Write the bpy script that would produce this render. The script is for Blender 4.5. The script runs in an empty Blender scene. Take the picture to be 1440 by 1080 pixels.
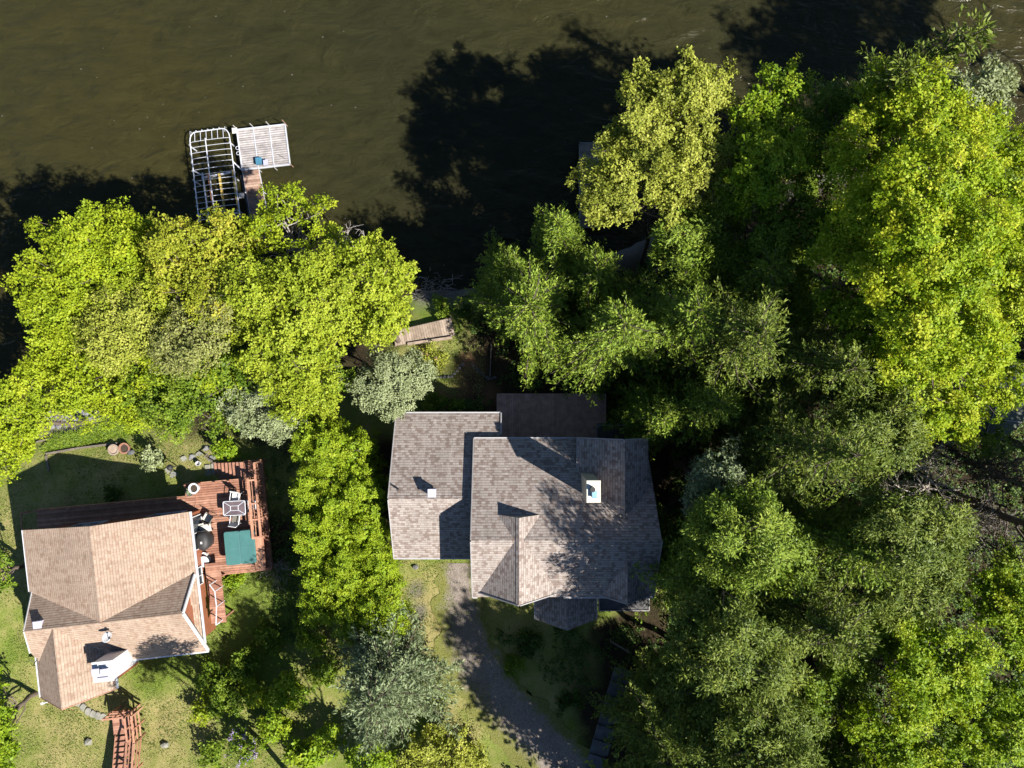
import bpy, math, random
import numpy as np
from mathutils import Vector, Matrix

random.seed(7)
SC = bpy.context.scene
COL = SC.collection
CAM_H, F_PX = 42.0, 1010.0          # camera height (m) and focal length in photo pixels

def P(px, py, z=0.0):
    """photo pixel + real height -> world point"""
    k = (CAM_H - z) / F_PX
    return Vector(((px - 720) * k, (540 - py) * k, z))

# ------------------------------------------------------------------ terrain
_lat = np.random.default_rng(3).random((64, 64))
def vnoise(x, y, sc, off=0):
    x = np.asarray(x, float) / sc + 13.7 + off; y = np.asarray(y, float) / sc + 5.3 + off * 1.7
    i = np.floor(x).astype(int); j = np.floor(y).astype(int)
    u = x - i; v = y - j
    u = u * u * (3 - 2 * u); v = v * v * (3 - 2 * v)
    a = _lat[i % 64, j % 64]; b = _lat[(i + 1) % 64, j % 64]
    c = _lat[i % 64, (j + 1) % 64]; d = _lat[(i + 1) % 64, (j + 1) % 64]
    return (a * (1 - u) + b * u) * (1 - v) + (c * (1 - u) + d * u) * v

def shore(x):
    return np.interp(x, [-300, -60, -34, -28, -25, -18, -12, -6, 0, 5, 12, 20, 30, 60, 300],
                     [-4, -3, -1.6, -1.0, -.4, 2.0, 4.0, 6.0, 6.9, 8, 11, 13.6, 15.5, 17, 18])

def gz(x, y):
    x = np.asarray(x, float); y = np.asarray(y, float)
    s = shore(x) - y + (vnoise(x, y, 2.1) - .5) * .9
    z = np.interp(s, [-300, -60, -10, -3, 0, 1.5, 4, 7, 9.5, 18, 26, 40, 120, 300],
                  [-14, -9, -5, -3.8, -3.02, -2.5, -1.6, -.6, -.15, 0, 1.2, 3.5, 9, 16])
    return z + (vnoise(x, y, 1.3, 9) - .5) * .12 + (vnoise(x, y, .45, 4) - .5) * .05

def G(x, y): return float(gz(x, y))

def PG(px, py, dz=0.0):
    z = 0.0
    for _ in range(6):
        p = P(px, py, z); z = G(p.x, p.y)
    p = P(px, py, z); p.z = z + dz
    return p

# ------------------------------------------------------------------ object helpers
def tag(o, label=None, cat=None, group=None, kind=None):
    if label: o['label'] = label
    if cat: o['category'] = cat
    if group: o['group'] = group
    if kind: o['kind'] = kind
    return o

def thing(name, label, cat, loc=(0, 0, 0), group=None):
    o = bpy.data.objects.new(name, None)
    o.empty_display_size = .2
    COL.objects.link(o); o.location = loc
    return tag(o, label, cat, group)

def wloc(o):
    v = Vector((0, 0, 0))
    while o is not None:
        v += Vector(o.location); o = o.parent
    return v

def copy_tree(o, parent=None):
    c = o.copy(); COL.objects.link(c)
    if parent is not None: c.parent = parent
    for ch in list(o.children): copy_tree(ch, c)
    return c

class MB:
    def __init__(s, M=None):
        s.v = []; s.f = []; s.M = M
    def add(s, vs, fs):
        o = len(s.v)
        for p in vs:
            p = Vector(p)
            s.v.append(s.M @ p if s.M is not None else p)
        for f in fs: s.f.append([i + o for i in f])
        return s
    def box(s, c, size, rz=0.0, ch=0.0):
        hx, hy, hz = size[0] / 2, size[1] / 2, size[2] / 2
        cr, sr = math.cos(rz), math.sin(rz)
        vs = []
        if ch <= 0:
            for z in (-hz, hz):
                for x, y in ((-hx, -hy), (hx, -hy), (hx, hy), (-hx, hy)):
                    vs.append((c[0] + x * cr - y * sr, c[1] + x * sr + y * cr, c[2] + z))
            s.add(vs, [(3, 2, 1, 0), (4, 5, 6, 7), (0, 1, 5, 4), (1, 2, 6, 5), (2, 3, 7, 6), (3, 0, 4, 7)])
        else:
            rings = [(-hz, ch), (-hz + ch, 0), (hz - ch, 0), (hz, ch)]
            for z, i in rings:
                for x, y in ((-hx + i, -hy + i), (hx - i, -hy + i), (hx - i, hy - i), (-hx + i, hy - i)):
                    vs.append((c[0] + x * cr - y * sr, c[1] + x * sr + y * cr, c[2] + z))
            fs = [(3, 2, 1, 0), (12, 13, 14, 15)]
            for r in range(3):
                for k in range(4):
                    a = r * 4 + k; b = r * 4 + (k + 1) % 4
                    fs.append((a, b, b + 4, a + 4))
            s.add(vs, fs)
        return s
    def bar(s, p0, p1, w, h, up=(0, 0, 1)):
        p0, p1 = Vector(p0), Vector(p1)
        d = (p1 - p0).normalized(); up = Vector(up)
        if abs(d.dot(up)) > .98: up = Vector((1, 0, 0))
        a = d.cross(up).normalized(); b = a.cross(d).normalized()
        vs = []
        for p in (p0, p1):
            for i, j in ((-1, -1), (1, -1), (1, 1), (-1, 1)):
                vs.append(p + a * (i * w / 2) + b * (j * h / 2))
        s.add(vs, [(0, 1, 2, 3), (7, 6, 5, 4), (0, 4, 5, 1), (1, 5, 6, 2), (2, 6, 7, 3), (3, 7, 4, 0)])
        return s
    def tube(s, pts, r, n=8, closed=False):
        pts = [Vector(p) for p in pts]; m = len(pts)
        rs = r if hasattr(r, '__len__') else [r] * m
        up = Vector((0, 0, 1)); vs = []
        for i, p in enumerate(pts):
            q0 = pts[i - 1] if (i > 0 or closed) else p
            q1 = pts[(i + 1) % m] if (i < m - 1 or closed) else p
            d = (q1 - q0)
            if d.length < 1e-9: d = Vector((0, 0, 1))
            d.normalize()
            u = up if abs(d.dot(up)) < .95 else Vector((1, 0, 0))
            a = d.cross(u).normalized(); b = a.cross(d)
            for k in range(n):
                t = 2 * math.pi * k / n
                vs.append(p + a * (rs[i] * math.cos(t)) + b * (rs[i] * math.sin(t)))
        fs = []
        for i in range(m if closed else m - 1):
            j = (i + 1) % m
            for k in range(n):
                l = (k + 1) % n
                fs.append((i * n + k, i * n + l, j * n + l, j * n + k))
        if not closed:
            fs.append(tuple(range(n - 1, -1, -1))); fs.append(tuple((m - 1) * n + k for k in range(n)))
        s.add(vs, fs); return s
    def lathe(s, prof, c, n=20, sx=1.0, sy=1.0, rz=0.0):
        vs = []; m = len(prof)
        for r, z in prof:
            for k in range(n):
                t = 2 * math.pi * k / n
                x, y = r * math.cos(t) * sx, r * math.sin(t) * sy
                vs.append((c[0] + x * math.cos(rz) - y * math.sin(rz), c[1] + x * math.sin(rz) + y * math.cos(rz), c[2] + z))
        fs = []
        for i in range(m - 1):
            for k in range(n):
                l = (k + 1) % n
                fs.append((i * n + k, i * n + l, (i + 1) * n + l, (i + 1) * n + k))
        if prof[0][0] > 1e-6: fs.append(tuple(range(n - 1, -1, -1)))
        if prof[-1][0] > 1e-6: fs.append(tuple((m - 1) * n + k for k in range(n)))
        s.add(vs, fs); return s
    def slab(s, top, t):
        """polygon given by its upper face (CCW from above), thickness t straight down"""
        n = len(top); top = [Vector(p) for p in top]
        vs = top + [p - Vector((0, 0, t)) for p in top]
        fs = [tuple(range(n)), tuple(range(2 * n - 1, n - 1, -1))]
        for k in range(n):
            l = (k + 1) % n
            fs.append((l, k, k + n, l + n))
        s.add(vs, fs); return s
    def rock(s, c, r, seed=0, sq=.6):
        rg = random.Random(seed); n, m = 8, 5; vs = []
        for i in range(m):
            ph = -math.pi / 2 + math.pi * (i + .5) / m
            for k in range(n):
                t = 2 * math.pi * k / n + rg.uniform(-.2, .2); rr = r * rg.uniform(.78, 1.12)
                vs.append((c[0] + rr * math.cos(ph) * math.cos(t), c[1] + rr * math.cos(ph) * math.sin(t) * .8, c[2] + rr * sq * math.sin(ph)))
        fs = []
        for i in range(m - 1):
            for k in range(n):
                l = (k + 1) % n
                fs.append((i * n + k, i * n + l, (i + 1) * n + l, (i + 1) * n + k))
        fs.append(tuple(range(n - 1, -1, -1))); fs.append(tuple((m - 1) * n + k for k in range(n)))
        s.add(vs, fs); return s
    def build(s, name, mat, parent=None, smooth=False, uvrot=0.0):
        off = wloc(parent) if parent is not None else Vector((0, 0, 0))
        me = bpy.data.meshes.new(name)
        me.from_pydata([tuple(p - off) for p in s.v], [], s.f)
        me.validate(); me.update()
        uv = me.uv_layers.new(name='UVMap')
        z = Vector((0, 0, 1))
        for p in me.polygons:
            n = p.normal
            if abs(n.z) > .995:
                u = Vector((math.cos(uvrot), math.sin(uvrot), 0))
            else:
                u = z.cross(n).normalized()
            v = n.cross(u)
            for li in p.loop_indices:
                co = me.vertices[me.loops[li].vertex_index].co
                uv.data[li].uv = (co.dot(u), co.dot(v))
        if smooth:
            me.polygons.foreach_set('use_smooth', [True] * len(me.polygons))
        o = bpy.data.objects.new(name, me)
        if mat is not None: me.materials.append(mat)
        COL.objects.link(o)
        if parent is not None: o.parent = parent
        return o

def fast_mesh(name, V, Q, mat, parent=None, attrs=None, smooth=False):
    """numpy verts (N,3) in world space + quads (M,4) -> object"""
    off = wloc(parent) if parent is not None else Vector((0, 0, 0))
    V = np.asarray(V, np.float32) - np.array(off, np.float32)
    Q = np.asarray(Q, np.int32)
    me = bpy.data.meshes.new(name)
    me.vertices.add(len(V)); me.vertices.foreach_set('co', V.ravel())
    me.loops.add(Q.size); me.loops.foreach_set('vertex_index', Q.ravel())
    me.polygons.add(len(Q))
    me.polygons.foreach_set('loop_start', np.arange(0, Q.size, 4, dtype=np.int32))
    if smooth: me.polygons.foreach_set('use_smooth', np.ones(len(Q), bool))
    for k, (dom, arr) in (attrs or {}).items():
        a = me.attributes.new(k, 'FLOAT', dom); a.data.foreach_set('value', np.asarray(arr, np.float32))
    me.update(calc_edges=True)
    me.materials.append(mat)
    o = bpy.data.objects.new(name, me); COL.objects.link(o)
    if parent is not None: o.parent = parent
    return o

def bars(name, mat, root, lst, M=None):
    """each straight piece of trim an object of its own"""
    return [MB(M).bar(a, b, w_, h_).build(name, mat, root) for a, b, w_, h_ in lst]

def cap(a, b, side, s1, s2, mat, root, w=.15, M=None):
    """ridge cap: two narrow strips lying on the slopes either side of the ridge a-b"""
    a, b, n = Vector(a), Vector(b), Vector(side); mb = MB(M); u = Vector((0, 0, .014))
    q = [a + u, b + u, b + u + n * w - Vector((0, 0, w * s1)), a + u + n * w - Vector((0, 0, w * s1))]
    r = [b + u, a + u, a + u - n * w - Vector((0, 0, w * s2)), b + u - n * w - Vector((0, 0, w * s2))]
    for poly in (q, r):
        if (poly[1] - poly[0]).cross(poly[2] - poly[1]).z < 0: poly = poly[::-1]
        mb.slab(poly, .012)
    return mb.build('ridge_cap', mat, root)
# ------------------------------------------------------------------ materials
class NT:
    def __init__(s, name):
        s.m = bpy.data.materials.new(name); s.m.use_nodes = True
        s.t = s.m.node_tree; s.t.nodes.clear()
        s.out = s.n('ShaderNodeOutputMaterial')
    def n(s, typ, **kw):
        nd = s.t.nodes.new(typ)
        for k, v in kw.items():
            if k.startswith('i_'):
                nd.inputs[k[2:].replace('_', ' ')].default_value = v
            else: setattr(nd, k, v)
        return nd
    def l(s, a, b): s.t.links.new(a, b)
    def ramp(s, src, stops):
        r = s.n('ShaderNodeValToRGB'); e = r.color_ramp.elements
        while len(e) < len(stops): e.new(.5)
        for el, (p, c) in zip(e, stops):
            el.position = p; el.color = (c[0], c[1], c[2], 1)
        s.l(src, r.inputs['Fac']); return r.outputs['Color']
    def mix(s, fac, a, b, mode='MIX'):
        m = s.n('ShaderNodeMix', data_type='RGBA', blend_type=mode)
        for sock, v in ((m.inputs[0], fac), (m.inputs[6], a), (m.inputs[7], b)):
            if hasattr(v, 'is_output'): s.l(v, sock)
            elif hasattr(v, '__len__'): sock.default_value = (v[0], v[1], v[2], 1)
            else: sock.default_value = v
        return m.outputs[2]
    def coord(s, which='Object', scale=None, rot=None):
        tc = s.n('ShaderNodeTexCoord'); o = tc.outputs[which]
        if scale is not None or rot is not None:
            mp = s.n('ShaderNodeMapping')
            if scale is not None: mp.inputs['Scale'].default_value = scale
            if rot is not None: mp.inputs['Rotation'].default_value = rot
            s.l(o, mp.inputs['Vector']); o = mp.outputs['Vector']
        return o
    def noise(s, co, sc, detail=4, rough=.55, out='Fac', dist=0):
        nd = s.n('ShaderNodeTexNoise'); nd.inputs['Scale'].default_value = sc
        nd.inputs['Detail'].default_value = detail; nd.inputs['Roughness'].default_value = rough
        nd.inputs['Distortion'].default_value = dist
        s.l(co, nd.inputs['Vector']); return nd.outputs[out]
    def bump(s, h, strength=.3, dist=.02):
        b = s.n('ShaderNodeBump'); b.inputs['Strength'].default_value = strength; b.inputs['Distance'].default_value = dist
        s.l(h, b.inputs['Height']); return b.outputs['Normal']
    def bsdf(s, color, rough=.7, normal=None, metal=0, spec=None):
        b = s.n('ShaderNodeBsdfPrincipled')
        if hasattr(color, 'is_output'): s.l(color, b.inputs['Base Color'])
        else: b.inputs['Base Color'].default_value = (color[0], color[1], color[2], 1)
        b.inputs['Roughness'].default_value = rough; b.inputs['Metallic'].default_value = metal
        if spec is not None: b.inputs['Specular IOR Level'].default_value = spec
        if normal is not None: s.l(normal, b.inputs['Normal'])
        s.l(b.outputs[0], s.out.inputs['Surface']); return b

def sc3(c, k): return tuple(min(1, x * k) for x in c)

def m_plain(name, col, rough=.6, var=.18, sc=3.0, metal=0, bump=.15):
    t = NT(name); co = t.coord('Object')
    n = t.noise(co, sc, 5, .6)
    c = t.ramp(n, [(.3, sc3(col, 1 - var)), (.7, sc3(col, 1 + var))])
    n2 = t.noise(co, sc * 9, 3)
    t.bsdf(c, rough, t.bump(n2, bump, .01), metal); return t.m

def m_wood(name, c0, c1, c2, rough=.75, grain=(1.2, 26, 26)):
    """boards: one tone per board (mesh island) plus grain streaks"""
    t = NT(name); g = t.n('ShaderNodeNewGeometry')
    base = t.ramp(g.outputs['Random Per Island'], [(0, c0), (.5, c1), (1, c2)])
    n = t.noise(t.coord('UV', (1.2, 1.2, 1)), 2.2, 6, .65)
    st = t.ramp(n, [(.3, (.62, .6, .58)), (.62, (1.12, 1.1, 1.08))])
    c = t.mix(1, base, st, 'MULTIPLY')
    n2 = t.noise(t.coord('Object'), 30, 3)
    t.bsdf(c, rough, t.bump(n2, .25, .004)); return t.m

def m_shingle(name, c0, c1, c2, dark, w=.26, h=.14, con=.5):
    t = NT(name); uv = t.coord('UV')
    br = t.n('ShaderNodeTexBrick', offset=.43, offset_frequency=2, squash=.8, squash_frequency=3)
    br.inputs['Scale'].default_value = 1; br.inputs['Brick Width'].default_value = w; br.inputs['Row Height'].default_value = h
    br.inputs['Mortar Size'].default_value = .009; br.inputs['Mortar Smooth'].default_value = .6; br.inputs['Bias'].default_value = 0
    br.inputs['Color1'].default_value = (0, 0, 0, 1); br.inputs['Color2'].default_value = (1, 1, 1, 1); br.inputs['Mortar'].default_value = (.5, .5, .5, 1)
    t.l(uv, br.inputs['Vector'])
    n = t.noise(t.coord('UV', (4.2, 7.0, 1)), 1.0, 3, .7)
    mx = t.mix(con, n, br.outputs['Color'])
    c = t.ramp(mx, [(.22, c0), (.38, sc3(c0, 1.25)), (.46, c1), (.62, c1), (.8, c2)])
    blot = t.ramp(t.noise(uv, .4, 6, .65), [(.3, (.80, .79, .78)), (.5, (1, 1, 1)), (.7, (1.08, 1.07, 1.06))])
    c = t.mix(1, c, blot, 'MULTIPLY')
    run = t.ramp(t.noise(t.coord('UV', (3.0, .25, 1)), 1.2, 5, .7), [(.36, (.84, .83, .82)), (.56, (1, 1, 1))])
    c = t.mix(1, c, run, 'MULTIPLY')
    grit = t.ramp(t.noise(uv, 38, 2, .6), [(.3, (.84, .84, .84)), (.7, (1.13, 1.13, 1.13))])
    c = t.mix(1, c, grit, 'MULTIPLY')
    fm = t.n('ShaderNodeMath', operation='MULTIPLY'); t.l(br.outputs['Fac'], fm.inputs[0]); fm.inputs[1].default_value = .55
    c = t.mix(fm.outputs[0], c, dark)
    sp = t.n('ShaderNodeSeparateXYZ'); t.l(uv, sp.inputs[0])
    dv = t.n('ShaderNodeMath', operation='DIVIDE'); t.l(sp.outputs[1], dv.inputs[0]); dv.inputs[1].default_value = h
    fr = t.n('ShaderNodeMath', operation='FRACT'); t.l(dv.outputs[0], fr.inputs[0])
    iv = t.n('ShaderNodeMath', operation='SUBTRACT'); iv.inputs[0].default_value = 1; t.l(fr.outputs[0], iv.inputs[1])
    butt = t.ramp(fr.outputs[0], [(.0, (.62, .6, .58)), (.16, (.8, .8, .8)), (.24, (1, 1, 1))])
    c = t.mix(1, c, butt, 'MULTIPLY')
    t.bsdf(c, .92, t.bump(iv.outputs[0], .5, .02), spec=.2); return t.m

def m_siding(name, col, h=.16):
    t = NT(name); uv = t.coord('UV')
    sp = t.n('ShaderNodeSeparateXYZ'); t.l(uv, sp.inputs[0])
    dv = t.n('ShaderNodeMath', operation='DIVIDE'); t.l(sp.outputs[1], dv.inputs[0]); dv.inputs[1].default_value = h
    fr = t.n('ShaderNodeMath', operation='FRACT'); t.l(dv.outputs[0], fr.inputs[0])
    c = t.ramp(t.noise(uv, 2, 5), [(.3, sc3(col, .86)), (.7, sc3(col, 1.1))])
    t.bsdf(c, .6, t.bump(fr.outputs[0], .6, .03)); return t.m

def m_leaf(name, c0, c1, c2, trans=.32, rough=.55):
    t = NT(name)
    a = t.n('ShaderNodeAttribute', attribute_name='tint')
    c = t.ramp(a.outputs['Fac'], [(.08, c0), (.5, c1), (.92, c2)])
    b = t.n('ShaderNodeBsdfPrincipled'); t.l(c, b.inputs['Base Color'])
    b.inputs['Roughness'].default_value = rough; b.inputs['Specular IOR Level'].default_value = .25
    tr = t.n('ShaderNodeBsdfTranslucent')
    tc = t.mix(1, c, (1.15, 1.1, .55), 'MULTIPLY'); t.l(tc, tr.inputs['Color'])
    mx = t.n('ShaderNodeMixShader'); mx.inputs[0].default_value = trans
    t.l(b.outputs[0], mx.inputs[1]); t.l(tr.outputs[0], mx.inputs[2])
    t.l(mx.outputs[0], t.out.inputs['Surface']); return t.m

def m_bark(name, col):
    t = NT(name); co = t.coord('Object', (1, 1, .35))
    n = t.noise(co, 9, 6, .7)
    c = t.ramp(n, [(.3, sc3(col, .6)), (.7, sc3(col, 1.35))])
    t.bsdf(c, .9, t.bump(n, .6, .03)); return t.m

def m_water():
    t = NT('lake_water'); co = t.coord('Object')
    big = t.noise(co, .035, 4, .55)
    base = t.ramp(big, [(.3, (.022, .0228, .0112)), (.52, (.0285, .0275, .0112)), (.72, (.038, .0335, .0112))])
    painted_ripple = t.noise(t.coord('Object', (.35, 1.0, 1), (0, 0, .5)), 1.6, 6, .62, dist=.6)  # light and dark of ripples painted into the water colour
    st = t.ramp(painted_ripple, [(.3, (.80, .82, .84)), (.7, (1.2, 1.18, 1.14))])
    c = t.mix(1, base, st, 'MULTIPLY')
    # weed beds and pale bottom showing through near the shore
    a = t.n('ShaderNodeAttribute', attribute_name='shallow')
    weed = t.ramp(t.noise(co, .9, 6, .7), [(.42, (.022, .021, .010)), (.7, (.07, .05, .024))])
    c = t.mix(a.outputs['Fac'], c, weed)
    # small pale flecks in loose patches
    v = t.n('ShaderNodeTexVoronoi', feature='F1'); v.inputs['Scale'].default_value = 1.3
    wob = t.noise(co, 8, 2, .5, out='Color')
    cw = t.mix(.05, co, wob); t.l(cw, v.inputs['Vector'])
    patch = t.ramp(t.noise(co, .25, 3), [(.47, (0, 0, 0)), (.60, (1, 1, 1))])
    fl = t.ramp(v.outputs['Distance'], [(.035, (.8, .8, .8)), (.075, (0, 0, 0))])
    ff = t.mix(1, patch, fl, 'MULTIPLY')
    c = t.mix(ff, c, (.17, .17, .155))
    w1 = t.noise(t.coord('Object', (.5, 1.0, 1), (0, 0, .55)), .9, 4, .55, dist=.5)
    w2 = t.noise(t.coord('Object', (.6, 1.0, 1), (0, 0, .2)), 5, 4, .6)
    h = t.mix(.14, w1, w2)
    b = t.bsdf(c, .10, t.bump(h, 1.0, .42)); b.inputs['IOR'].default_value = 1.33
    # light spreads through the murky water, so thin shadows blur
    b.inputs['Subsurface Weight'].default_value = .45; b.inputs['Specular IOR Level'].default_value = .16
    b.inputs['Subsurface Radius'].default_value = (1.0, .9, .6); b.inputs['Subsurface Scale'].default_value = .8
    return t.m

def m_ground():
    t = NT('lawn_and_earth'); co = t.coord('Object')
    def at(n): return t.n('ShaderNodeAttribute', attribute_name=n).outputs['Fac']
    fine = t.noise(co, 14, 6, .75); mid = t.noise(co, 1.1, 5, .65); tiny = t.noise(co, 45, 3, .7)
    green = t.ramp(fine, [(.25, (.07, .11, .016)), (.55, (.17, .235, .036)), (.8, (.29, .335, .075))])
    dry = t.ramp(fine, [(.25, (.19, .165, .06)), (.55, (.36, .315, .13)), (.8, (.48, .42, .22))])
    dm = t.n('ShaderNodeMath', operation='ADD'); t.l(mid, dm.inputs[0]); t.l(at('dry'), dm.inputs[1])
    dmask = t.ramp(dm.outputs[0], [(.48, (0, 0, 0)), (.95, (1, 1, 1))])
    c = t.mix(dmask, green, dry)
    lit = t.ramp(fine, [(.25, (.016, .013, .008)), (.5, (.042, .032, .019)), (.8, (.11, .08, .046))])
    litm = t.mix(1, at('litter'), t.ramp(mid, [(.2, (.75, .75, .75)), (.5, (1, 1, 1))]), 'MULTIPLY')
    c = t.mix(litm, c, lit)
    leaf = t.ramp(t.noise(co, 22, 4, .8), [(.3, (.08, .045, .025)), (.55, (.27, .15, .08)), (.75, (.42, .27, .17))])
    c = t.mix(at('leaves'), c, leaf)
    sand = t.ramp(fine, [(.25, (.11, .10, .085)), (.55, (.19, .175, .155)), (.8, (.30, .28, .25))])
    c = t.mix(at('sand'), c, sand)
    hs = t.n('ShaderNodeMath', operation='ADD'); t.l(fine, hs.inputs[0]); t.l(tiny, hs.inputs[1])
    t.bsdf(c, .95, t.bump(hs.outputs[0], .8, .05), spec=.1); return t.m

def m_gravel():
    t = NT('gravel_drive'); co = t.coord('Object')
    v = t.n('ShaderNodeTexVoronoi', feature='F1'); v.inputs['Scale'].default_value = 22; t.l(co, v.inputs['Vector'])
    c = t.ramp(v.outputs['Color'], [(.1, (.19, .165, .15)), (.5, (.25, .22, .20)), (.9, (.33, .295, .27))])
    big = t.noise(co, .9, 6, .7)
    ob = t.ramp(big, [(.3, (.7, .66, .58)), (.5, (1, .97, .93)), (.7, (1.1, 1.06, 1.0))])
    c = t.mix(1, c, ob, 'MULTIPLY')
    ed = t.n('ShaderNodeAttribute', attribute_name='edge').outputs['Fac']
    ad = t.n('ShaderNodeMath', operation='ADD'); t.l(t.noise(co, 1.9, 7, .75), ad.inputs[0]); t.l(ed, ad.inputs[1])
    gm = t.ramp(ad.outputs[0], [(.57, (0, 0, 0)), (.84, (1, 1, 1))])
    gr = t.ramp(t.noise(co, 14, 6, .75), [(.25, (.085, .09, .025)), (.55, (.19, .195, .055)), (.8, (.31, .295, .12))])
    c = t.mix(gm, c, gr)
    t.bsdf(c, .95, t.bump(v.outputs['Distance'], .8, .03), spec=.1); return t.m

def m_glass(name, col=(.03, .04, .05)):
    t = NT(name); n = t.noise(t.coord('Object'), 1.5, 3)
    t.bsdf(t.ramp(n, [(.3, sc3(col, .7)), (.7, sc3(col, 1.3))]), .06); return t.m

MT = {}
MT['shingle_grey'] = m_shingle('grey_brown_shingle', (.20, .158, .138), (.345, .302, .276), (.44, .395, .365), (.11, .09, .082), con=.42, w=.2)
MT['shingle_tan'] = m_shingle('tan_shingle', (.265, .185, .138), (.385, .293, .226), (.475, .38, .305), (.19, .13, .10), con=.32, w=.22)
MT['white'] = m_plain('white_paint', (.62, .62, .63), .5, .06)
MT['white_metal'] = m_plain('white_metal', (.58, .60, .66), .35, .08, metal=.0)
MT['alu'] = m_plain('aluminium_tube', (.66, .69, .76), .35, .1, metal=.25)
MT['fascia'] = m_plain('grey_fascia', (.30, .29, .29), .6, .12)
MT['gutter'] = m_plain('pale_gutter', (.40, .39, .40), .5, .1)
MT['siding_grey'] = m_siding('grey_siding', (.32, .31, .29))
MT['siding_cream'] = m_siding('cream_siding', (.55, .47, .38))
MT['siding_red'] = m_siding('red_cedar_siding', (.30, .105, .055))
MT['siding_green'] = m_siding('green_grey_siding', (.22, .25, .20))
MT['cedar'] = m_wood('cedar_boards', (.25, .115, .075), (.34, .165, .11), (.43, .235, .165))
MT['cedar_trim'] = m_wood('cedar_rail', (.35, .165, .10), (.42, .21, .135), (.49, .27, .18))
MT['brown_deck'] = m_wood('brown_painted_boards', (.50, .32, .25), (.53, .345, .275), (.56, .37, .30))
MT['slate_deck'] = m_wood('dark_boards', (.07, .07, .072), (.085, .085, .09), (.10, .10, .105))
MT['dock'] = m_wood('bleached_boards', (.33, .31, .315), (.40, .38, .385), (.46, .44, .445))
MT['ramp'] = m_wood('worn_ramp_boards', (.22, .13, .095), (.30, .19, .14), (.40, .28, .22))
MT['plank'] = m_wood('grey_tan_planks', (.24, .185, .14), (.31, .245, .19), (.37, .30, .24))
MT['timber'] = m_wood('weathered_timber', (.13, .11, .09), (.17, .145, .12), (.21, .18, .15))
MT['concrete'] = m_plain('concrete', (.36, .35, .32), .85, .15)
MT['stone'] = m_plain('grey_stone', (.19, .19, .19), .9, .35, 4)
MT['slab'] = m_plain('dark_slab', (.11, .113, .12), .9, .3, 3)
MT['pale_slab'] = m_plain('pale_slab', (.24, .235, .20), .9, .3, 3)
MT['teal'] = m_plain('teal_vinyl', (.06, .17, .165), .45, .12, 2)
MT['teal_seam'] = m_plain('teal_seam', (.09, .22, .22), .5, .1, 2)
MT['tub'] = m_plain('dark_tub_panel', (.05, .055, .075), .5, .2)
MT['black'] = m_plain('black_cover', (.028, .028, .03), .6, .3, 5)
MT['dark'] = m_plain('dark_metal', (.03, .03, .032), .45, .3)
MT['cushion'] = m_plain('cream_cushion', (.62, .60, .52), .9, .08)
MT['sling'] = m_plain('grey_sling', (.17, .155, .13), .8, .15)
MT['glass'] = m_glass('window_glass')
MT['table_glass'] = m_glass('table_glass', (.13, .10, .11))
MT['blue'] = m_plain('blue_plastic', (.05, .17, .26), .5, .15)
MT['lavender'] = m_plain('lavender_plastic', (.40, .40, .62), .5, .1)
MT['skyblue'] = m_plain('pale_blue_metal', (.22, .40, .52), .4, .15)
MT['vent'] = m_plain('pale_vent', (.46, .46, .55), .5, .12)
MT['yellow'] = m_plain('yellow_bunk', (.42, .30, .07), .7, .3, 6)
MT['rust'] = m_plain('rusty_bunk', (.20, .09, .045), .8, .4, 6)
MT['soil'] = m_plain('potting_soil', (.05, .035, .025), .95, .4, 8)
MT['terracotta'] = m_plain('terracotta', (.30, .15, .10), .8, .2, 5)
MT['tin_green'] = m_plain('green_grey_roof_sheet', (.07, .088, .068), .7, .25, 1)
MT['tin_blue'] = m_plain('blue_grey_roof_sheet', (.11, .16, .20), .6, .3, .8)
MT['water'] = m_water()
MT['ground'] = m_ground()
MT['gravel'] = m_gravel()
MT['bark'] = m_bark('brown_bark', (.13, .10, .08))
MT['bark_grey'] = m_bark('grey_bark', (.30, .27, .25))
MT['bark_pale'] = m_bark('pale_twig', (.40, .35, .30))
MT['bark_dark'] = m_bark('dark_twig', (.10, .072, .055))

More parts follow.
